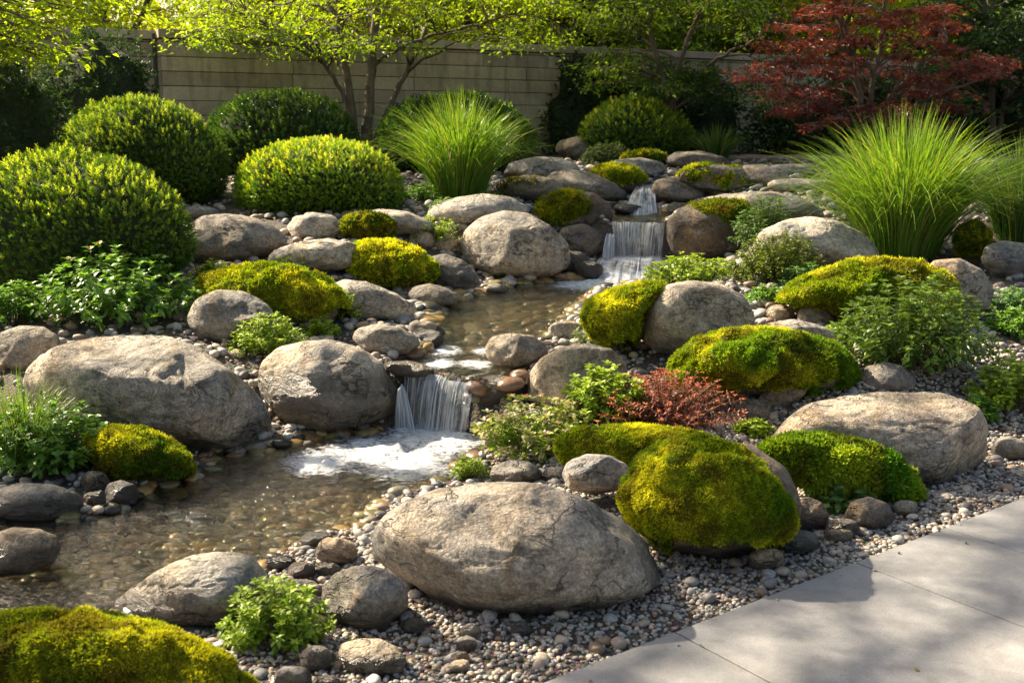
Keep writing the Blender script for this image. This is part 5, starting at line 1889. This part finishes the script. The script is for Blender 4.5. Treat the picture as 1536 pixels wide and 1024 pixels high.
wall_run(A_ - wd * 6 - wn * .22, wd, wn, 6.2, 1.05, WZ - .01, 'set back left end of the sandstone wall behind the tall dark hedge shrub')
pp = A_ - wd * .07 - wn * .02
v, f = tube([[pp[0], pp[1], 1.0], [pp[0], pp[1], 2.0], [pp[0], pp[1], 2.95]], [.028, .028, .028], 10)
o = link('drain_pipe', mesh_np('drain_pipe', v - np.array([pp[0], pp[1], 1.0]), f, M['iron']), loc=Vector((pp[0], pp[1], 1.0)))
tag(o, 'thin dark vertical pipe in the corner of the sandstone wall', 'pipe')

# ------------------------------------------------------------------ trees
def tree(name, label, base, stems, pads, leaf, cols, mat='tree', group=None, lt='dia', flat=.3, barkr=None, twig=True, seed=1, lpp=240, droop=.1, cat='tree', trim=None):
    """stems: list of (points, r0, r1); pads: list of (centre, radius, colour bias)"""
    r = np.random.default_rng(seed)
    base = np.array(base, float)
    rt = root(name, base, label, cat, group)
    allp = []
    for pts, r0, r1 in stems:
        pts = np.array(pts, float)
        t = np.linspace(0, 1, len(pts))
        tt_ = np.linspace(0, 1, 22)
        Q = np.stack([np.interp(tt_, t, pts[:, k]) for k in range(3)], -1)
        K = np.array([.25, .5, .25])
        for _ in range(4):
            Q[1:-1] = K[0] * Q[:-2] + K[1] * Q[1:-1] + K[2] * Q[2:]
        Q[1:] += r.normal(size=(21, 3)) * .012
        rad = r0 + (r1 - r0) * tt_
        rad[:3] *= [1.5, 1.2, 1.06]
        v, f = tube(Q, rad, 10)
        link('trunk', mesh_np('trunk', v - base, f, M['bark']), rt, loc=(0, 0, 0))
        for q_, a_ in zip(Q[3:], rad[3:]):
            allp.append((q_, a_))
    SP = np.array([a for a, b in allp])
    SR = np.array([b for a, b in allp])
    limbs = []
    LP, LD, LS, LT = [], [], [], []
    c0, c1 = [np.array(c) for c in cols[:2]]
    for (pc, pr, cb) in pads:
        pc = np.array(pc, float)
        dist = np.linalg.norm((SP - pc) * [1, 1, 1.3], axis=1) + np.maximum(0, SP[:, 2] - pc[2] + .2) * 1.5
        i = int(np.argmin(dist))
        a = SP[i]
        L_ = np.linalg.norm(pc - a)
        m1 = a + (pc - a) * .35 + np.array([0, 0, .16 * L_])
        m2 = a + (pc - a) * .75 + np.array([0, 0, .12 * L_])
        t = np.linspace(0, 1, 9)[:, None]
        Q = a * (1 - t) ** 3 + 3 * m1 * t * (1 - t) ** 2 + 3 * m2 * t * t * (1 - t) + pc * t ** 3
        Q[1:-1] += r.normal(size=(7, 3)) * .02 * L_ ** .5
        r0 = min(SR[i] * .6, .012 + .012 * L_)
        limbs.append(tube(Q, np.linspace(r0, .005, 9), 5))
        ntw = 5
        tips = []
        for k in range(ntw):
            an = r.uniform(0, 6.28)
            o = np.array([math.cos(an), math.sin(an), r.normal() * flat * .7]) * pr * r.uniform(.6, 1.05)
            st = Q[r.integers(5, 9)]
            e = pc + o
            e[2] -= droop * pr
            mid = (st + e) / 2 + np.array([0, 0, .08 * pr])
            tw = np.array([st, mid, e])
            limbs.append(tube(tw, [.006, .004, .002], 4))
            tips.append(tw)
        n = int(lpp * (pr / .5) ** 2 * r.uniform(.7, 1.2))
        k = r.integers(0, ntw, n)
        t = r.uniform(.1, 1.1, n)
        TW = np.array(tips)[k]
        P = TW[:, 0] + (TW[:, 2] - TW[:, 0]) * t[:, None]
        P = P + r.normal(size=(n, 3)) * np.array([.24, .24, .24 * flat + .04]) * pr
        o = P - pc
        d = np.column_stack([o[:, :2] / pr + r.normal(size=(n, 2)) * .6, r.normal(size=n) * .35 - .25])
        LP.append(P)
        LD.append(d)
        LS.append(leaf * r.uniform(.6, 1.3, n))
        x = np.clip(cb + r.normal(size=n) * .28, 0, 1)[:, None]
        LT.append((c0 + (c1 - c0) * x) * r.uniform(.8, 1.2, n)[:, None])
    V, f = joinq(limbs)
    link('branches', mesh_np('branches', V - base, f, M['bark']), rt, loc=(0, 0, 0))
    P, Dd, S, Tn = map(np.concatenate, (LP, LD, LS, LT))
    tmpl = {'dia': [leaf_dia(.5, .15), leaf_dia(.42, .25)], 'oval': [leaf_oval(.5), leaf_oval(.45, .35)], 'star': STAR}[lt]
    V, Fs, tt = join(scatter_many(tmpl, P, frames(Dd, spin=r.normal(size=len(P)) * .5), S, Tn))
    link('crown', mesh_np('crown', V - base, Fs, M[mat], tint=tt, smooth=False), rt, loc=(0, 0, 0))
    return rt

def star_leaf(seed):
    V, Fs = [], []
    tv, tf = leaf_dia(.24, .12, .04)
    for k, a in enumerate((-1.5, -.75, 0, .75, 1.5)):
        c, s_ = math.cos(a), math.sin(a)
        L_ = (.7, .9, 1, .9, .7)[k]
        q = tv * L_
        q = np.stack([q[:, 0] * c - q[:, 1] * s_, q[:, 0] * s_ + q[:, 1] * c, q[:, 2]], -1)
        Fs.append(tf + len(V) * 4)
        V.append(q)
    return np.concatenate(V), np.concatenate(Fs)
STAR = [star_leaf(1)]

LIT = [(660, 745, 900), (740, 730, 930), (820, 735, 930), (300, 842, 940), (370, 850, 930), (880, 645, 720), (980, 660, 790), (1060, 680, 800), (880, 690, 740), (770, 692, 730),
       (1230, 605, 720), (1300, 600, 720), (1380, 605, 730), (1200, 640, 720), (240, 515, 680), (160, 520, 670), (480, 515, 650), (420, 405, 480), (590, 368, 430), (1080, 500, 590),
       (1180, 500, 595), (1300, 392, 480), (1370, 395, 480), (1050, 428, 530), (930, 440, 530), (770, 325, 420), (430, 225, 325), (520, 225, 325), (180, 165, 310), (230, 160, 310),
       (120, 235, 460), (60, 240, 460), (1210, 335, 410), (330, 328, 400), (550, 860, 945), (200, 950, 1024), (120, 920, 1024), (770, 510, 550), (700, 300, 338), (560, 970, 1018),
       (1250, 670, 750), (1060, 255, 290), (1350, 250, 385), (680, 200, 290), (890, 545, 610), (1000, 585, 650), (210, 645, 725), (650, 690, 700), (550, 430, 480)]
LITP = []
for _x, _y, _b in LIT:
    _D = hit(_x, _b)[1] + .15
    LITP.append(at_depth(_x, _y, _D))
LITP = np.array(LITP)
def gaps(pads, f=.8):
    """openings in the canopy: leave out boughs that would stand between the sun and these spots"""
    out = []
    for c, r_, cb in pads:
        c = np.array(c, float)
        q = project(c[None])[0]
        v = c - LITP
        t = v @ SUN
        d = np.linalg.norm(v - t[:, None] * SUN, axis=1)
        if q[1] < -40 and ((d < r_ * f + .05) & (t > .5)).any():
            continue
        out.append((c, r_, cb))
    return out

def pxpad(px, py, D, r_, cb):
    return (at_depth(px, py, D), r_, cb)

rt_ = np.random.default_rng(77)
def rpads(n, x, y, D, rr, cb, keep=None):
    out = []
    while len(out) < n:
        a, b, d = rt_.uniform(*x), rt_.uniform(*y), rt_.uniform(*D)
        if keep and not keep(a, b, d):
            continue
        out.append(pxpad(a, b, d, rt_.uniform(*rr), cb(a, b) if callable(cb) else cb))
    return out

def pst(pts, D, r0, r1):
    return ([at_depth(px, py, d) for (px, py), d in zip(pts, np.linspace(D[0], D[1], len(pts)))], r0, r1)

YG = ((.08, .16, .02), (.31, .42, .03))
# multi stemmed tree in the middle
b_ = at_depth(545, 232, 14.6)
pads = rpads(46, (270, 500), (-10, 85), (12.8, 16), (.26, .46), lambda a, b: .62 - b / 260)  # higher boughs tinted yellower: backlight painted into the leaves
pads += rpads(54, (470, 860), (-20, 72), (12.8, 16.2), (.26, .46), lambda a, b: .68 - b / 200)  # same backlit tint, rising with height
pads += rpads(110, (150, 1000), (-760, -40), (11.5, 17.5), (.4, .7), .4)  # crown above the view, filled out for darker pool reflections
pads = gaps(pads)
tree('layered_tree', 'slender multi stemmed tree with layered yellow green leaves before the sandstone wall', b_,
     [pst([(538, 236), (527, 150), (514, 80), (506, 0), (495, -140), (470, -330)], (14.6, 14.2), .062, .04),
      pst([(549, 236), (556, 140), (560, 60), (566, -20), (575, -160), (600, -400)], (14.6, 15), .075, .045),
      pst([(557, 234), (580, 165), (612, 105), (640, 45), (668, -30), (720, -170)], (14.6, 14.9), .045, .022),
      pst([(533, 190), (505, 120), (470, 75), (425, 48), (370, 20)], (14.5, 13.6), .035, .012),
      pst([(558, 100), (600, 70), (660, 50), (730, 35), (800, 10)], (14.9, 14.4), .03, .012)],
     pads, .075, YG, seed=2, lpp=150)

# overhanging tree at the top left; its crown carries on above the picture
pads = rpads(26, (-120, 125), (-60, 85), (8.6, 10.5), (.26, .42), lambda a, b: .8 - b / 220)  # upper leaves coloured brighter, as if backlit
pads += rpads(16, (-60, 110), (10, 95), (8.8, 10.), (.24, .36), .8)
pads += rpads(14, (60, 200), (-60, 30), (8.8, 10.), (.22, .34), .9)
def over(a, b, d):
    return True
for i in range(150):
    x, y = rt_.uniform(-9.5, .8), rt_.uniform(3.2, 12.5)
    z = CAMH + .30 * max(y, 4) * .55 + rt_.uniform(1.3, 3.3)
    q = project(np.array([[x, y, z]]))[0]
    if q[1] < -90 and fbm(np.array([[x * .55, y * .55, 0.]]), 3, 91)[0] > .02:
        pads.append(((x, y, z), rt_.uniform(.32, .6), .6))
for i in range(64):  # unseen boughs added along the sun rays to dapple the paving
    g = np.array([rt_.uniform(-.6, 3.6), rt_.uniform(2.4, 5.2), 0.])
    if (g[:2] - EA) @ EN > .6:
        continue
    h = rt_.uniform(3.6, 5.4)
    c = g + SUN * (h / SUN[2])
    if project(c[None])[0][1] < -60:
        pads.append((tuple(c), rt_.uniform(.20, .36), .6))
b_ = np.array([-8.2, 9.2, .5])
pads = gaps(pads)
tree('overhanging_tree', 'large leafy tree reaching in from the top left corner with glowing yellow green leaves', b_,
     [([b_, [-7.9, 9.1, 1.8], [-7.4, 9.2, 3.2], [-6.6, 9.0, 4.6], [-5.2, 8.6, 5.6], [-3, 7.8, 6.3]], .16, .05),
      ([[-7.7, 9.1, 2.4], [-7.0, 8.0, 3.6], [-5.6, 6.8, 4.6], [-3.6, 5.8, 5.1], [-1.2, 5.2, 5.3]], .09, .03),
      ([[-7.8, 9.1, 2.1], [-7.1, 9.6, 2.8], [-6.2, 9.8, 3.3], [-5.3, 10., 3.6]], .06, .02)],
     pads, .085, YG, seed=3, lpp=150, lt='dia')

# dark hedge shrub behind, left
def leafy_mass(name, label, poly, D, b, leaf, cols, dens, seed, mat='treedk', cat='shrub', lt='dia', stem=None, rough=.14, group=None, cbias=None):
    Vw, T, C, size, D = blob(poly, b, 4, D=D)
    N = vnormals(Vw, T)
    X = (Vw - C) / size + seed
    Vw = Vw + N * (size * rough * fbm(X * 2.6, 4, seed))[:, None]
    zb = hz(C[None, :2])[0]
    base = np.array([C[0], C[1], zb])
    rt = root(name, base, label, cat, group)
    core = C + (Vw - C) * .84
    link('dark_core', mesh_np('dark_core', core - base, T, M['core']), rt, loc=(0, 0, 0))  # closed dark body in place of real shade between the leaves
    if stem:
        v, f = tube([[C[0], C[1], zb - .05], [C[0] + .03, C[1], (zb + C[2]) / 2], [C[0], C[1], C[2]]], [stem, stem * .8, stem * .5], 8)
        link('trunk', mesh_np('trunk', v - base, f, M['bark']), rt, loc=(0, 0, 0))
    area = 4 * math.pi * size * size * .7
    n = int(min(26000, area / leaf ** 2 * dens))
    P, Nn = sample(Vw, T, n, keep=lambda c, nn: (c[:, 2] > zb - .1) * np.where(nn @ FW > .3, .3, 1.))
    lump = fbm((P - C) / size * 4, 3, seed + 3)
    P = P - Nn * (rng.uniform(-.2, 1.0, n) * size * .16 - lump * size * .05)[:, None]
    d = Nn * .6 + rng.normal(size=(n, 3)) * .5 + np.array([0, 0, -.05])
    c0, c1 = [np.array(c) for c in cols[:2]]
    x = np.clip(.4 + .5 * lump + rng.normal(size=n) * .25, 0, 1)[:, None]
    tint = (c0 + (c1 - c0) * x) * rng.uniform(.75, 1.25, n)[:, None]
    tm = {'dia': [leaf_dia(.5, .15), leaf_dia(.42, .25)], 'sprig': SPRIGS}[lt]
    V, Fs, tt = join(scatter_many(tm, P, frames(d, spin=rng.uniform(0, 6.28, n)), leaf * rng.uniform(.6, 1.3, n), tint))
    link('foliage', mesh_np('foliage', V - base, Fs, M[mat], tint=tt, smooth=False), rt, loc=(0, 0, 0))
    return rt

DKG = ((.018, .045, .012), (.05, .10, .022))
leafy_mass('hedge_shrub', 'tall dark evergreen shrub standing before the left end of the sandstone wall',
           [(60, 250), (58, 130), (85, 80), (120, 52), (160, 48), (200, 75), (225, 115), (232, 160), (215, 215), (190, 260), (120, 275)], 12.4, .9, .10, DKG, 2.6, 5, lt='sprig')
leafy_mass('hedge_shrub', 'dark broad leaved shrub at the left edge behind the biggest box dome',
           [(-120, 290), (-130, 120), (-60, 70), (20, 80), (70, 115), (95, 170), (90, 240), (60, 300)], 10.4, .9, .085, DKG, 2.4, 6, lt='sprig')
leafy_mass('wall_climber', 'dark evergreen climber covering the wall left of the small round box dome',
           [(812, 250), (815, 150), (830, 100), (870, 82), (920, 90), (960, 110), (985, 160), (980, 240), (900, 255)], 17.5, .35, .10, DKG, 2.4, 7, cat='climber', lt='dia')
leafy_mass('hedge_shrub', 'dark evergreen mass behind the far right of the small round box dome',
           [(960, 235), (950, 160), (970, 110), (1020, 90), (1070, 100), (1110, 140), (1118, 200), (1090, 240)], 18.0, .4, .11, DKG, 2., 8, lt='dia')

# dark tree right of centre
b_ = at_depth(1003, 205, 16.0)
pads = rpads(60, (870, 1180), (-30, 150), (14.8, 17.2), (.3, .5), lambda a, b: .45 - b / 400 + (1010 - a) / 500)  # leaf colour brightens to the upper left, painting in the light there
pads += rpads(35, (820, 1250), (-420, -30), (14, 18), (.45, .75), .5)
tree('shade_tree', 'dark leafy tree with forked stems behind the small round box dome', b_,
     [pst([(1003, 215), (1000, 140), (985, 80), (965, 20), (940, -90)], (16, 15.6), .05, .03),
      pst([(1006, 215), (1012, 130), (1030, 60), (1060, 0), (1100, -100)], (16, 16.2), .045, .025),
      pst([(1004, 160), (1045, 110), (1090, 80), (1140, 60)], (16, 15.6), .04, .015)],
     pads, .085, ((.03, .075, .018), (.20, .30, .03)), seed=5, lpp=170, mat='tree')

# red maple
b_ = at_depth(1298, 212, 14.6)
pads = []
for i in range(145):
    lvl = rt_.integers(0, 9)
    py = 185 - lvl * 24 + rt_.normal() * 5
    half = (125, 160, 180, 195, 180, 160, 140, 115, 90)[lvl]
    px = 1305 + rt_.uniform(-half, half) * (1 if lvl > 1 else 1)
    py += abs(px - 1305) * .05 - 6
    d = 14.4 + rt_.uniform(-1.1, 1.2)
    pads.append(pxpad(px, py, d, rt_.uniform(.22, .36), .15 + lvl * .07))  # upper tiers tinted towards orange, sunlight painted into the leaves
for k in range(12):
    pads.append(pxpad(rt_.uniform(1440, 1535), rt_.uniform(85, 125), rt_.uniform(13.8, 14.8), .26, .4))
tree('red_maple', 'spreading red leaved maple with tiered purple foliage, lit orange above, right of the stream head', b_,
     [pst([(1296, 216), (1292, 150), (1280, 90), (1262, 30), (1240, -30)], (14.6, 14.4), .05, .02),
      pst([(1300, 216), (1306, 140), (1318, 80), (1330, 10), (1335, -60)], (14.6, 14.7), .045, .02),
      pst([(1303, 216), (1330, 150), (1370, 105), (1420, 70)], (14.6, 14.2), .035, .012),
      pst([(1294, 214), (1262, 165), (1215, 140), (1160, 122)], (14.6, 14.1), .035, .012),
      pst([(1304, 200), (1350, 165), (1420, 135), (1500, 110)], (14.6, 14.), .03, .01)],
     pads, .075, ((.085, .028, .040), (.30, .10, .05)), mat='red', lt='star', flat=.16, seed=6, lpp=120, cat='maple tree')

# trees at the right edge and beyond the wall
b_ = at_depth(1490, 205, 17.2)
pads = rpads(70, (1370, 1640), (-40, 175), (15.8, 18.5), (.35, .6), lambda a, b: .25)
pads += rpads(25, (1300, 1700), (-380, -40), (15.5, 18.5), (.5, .8), .4)
tree('shade_tree', 'dark green tree filling the top right corner behind the red maple', b_,
     [pst([(1490, 215), (1485, 120), (1478, 30), (1470, -120)], (17.2, 17), .07, .04), pst([(1494, 215), (1515, 110), (1545, 20), (1580, -90)], (17.2, 17.3), .05, .03)],
     pads, .10, ((.025, .06, .018), (.10, .18, .03)), seed=7, lpp=170, mat='treedk')
leafy_mass('hedge_shrub', 'dark low hedge, partly added over the shaded wall, at the right behind the largest grass clump',
           [(1110, 250), (1118, 170), (1200, 140), (1350, 135), (1440, 112), (1520, 95), (1640, 100), (1660, 250)], 17.9, .2, .11, DKG, 1.6, 9, lt='dia')  # left part is a dark mass added where the wall lies in shade

BT = [(-150, 24, 'leftmost'), (150, 22, 'second from left'), (400, 25, 'third from left'), (640, 23, 'fourth from left'), (860, 25.5, 'fifth from left, right behind the wall climber'),
      (1100, 24, 'sixth from left'), (1230, 22.5, 'seventh from left, glowing behind the red maple'), (1480, 26, 'rightmost'), ]
for i, (px, D, wd_) in enumerate(BT):
    b_ = at_depth(px, 205, D)
    b_[2] = 1.27
    pads = rpads(75, (px - 170, px + 170), (-150, 110), (D - 1.6, D + 2.2), (.55, .9), lambda a, b: .85 - max(b, 0) / 350)  # leaf colour yellows upward, imitating backlight
    pads += rpads(50 if px < 1000 else 25, (px - 190, px + 190), (-900 if px < 700 else -450, -110), (D - 2.2, D + 2.6), (.9, 1.4), .5)  # tall crown above the view, added to darken reflections and cut sky light
    tree('backdrop_tree', 'sunlit yellow green tree beyond the wall, ' + wd_, b_,
         [pst([(px, 220), (px - 5, 100), (px + 8, -20), (px, -260)], (D, D), .16, .06), pst([(px + 3, 130), (px + 50, 50), (px + 100, -60), (px + 130, -200)], (D, D + .4), .08, .03)],
         pads, .15, ((.14, .23, .02), (.44, .50, .04)) if px < 1000 or px == 1230 else ((.04, .08, .02), (.12, .2, .03)), seed=20 + i, lpp=62, group='trees beyond the garden wall')  # backlit glow put into bright leaf colours; darker set at the right
# a closed tall hedge farther off, so no bare horizon shows between the trees
leafy_mass('tall_hedge', 'long tall clipped hedge far beyond the garden wall', [(-900, 240), (-900, 60), (-300, 20), (400, 30), (1000, 25), (1700, 30), (2500, 60), (2500, 240)], 31, .05, .32,
           ((.06, .10, .015), (.20, .27, .03)), 1.2, 10, mat='tree', cat='hedge')

# ------------------------------------------------------------------ leaf litter
n = 3200
P = rnd(n, -5.5, 6.5, 2.4, 14)
sdl = edge_sd(P)
keep = inview(P) & (pools_sd(P) > .02) & ((sdl > .03) | (rng.random(n) < .05)) & free(P)
P = P[keep]
n = len(P)
z = np.where(edge_sd(P) < .0, .004, hz(P) + .022)
d = np.column_stack([rng.normal(size=(n, 2)), rng.normal(size=n) * .25])
cols_ = np.array([(.22, .13, .05), (.30, .20, .07), (.12, .07, .035), (.24, .26, .06), (.36, .30, .12)])[rng.integers(0, 5, n)]
V, Fs, tt = scatter(*leaf_dia(.5, .2, .15), np.column_stack([P, z]), frames(d), rng.uniform(.012, .032, n) * np.clip(P[:, 1] / 5, 1, 2), cols_)
tag(link('leaf_litter', mesh_np('leaf_litter', V, Fs, M['leaf'], tint=tt)), 'small dry fallen leaves scattered over gravel and soil', 'leaf litter', kind='stuff')
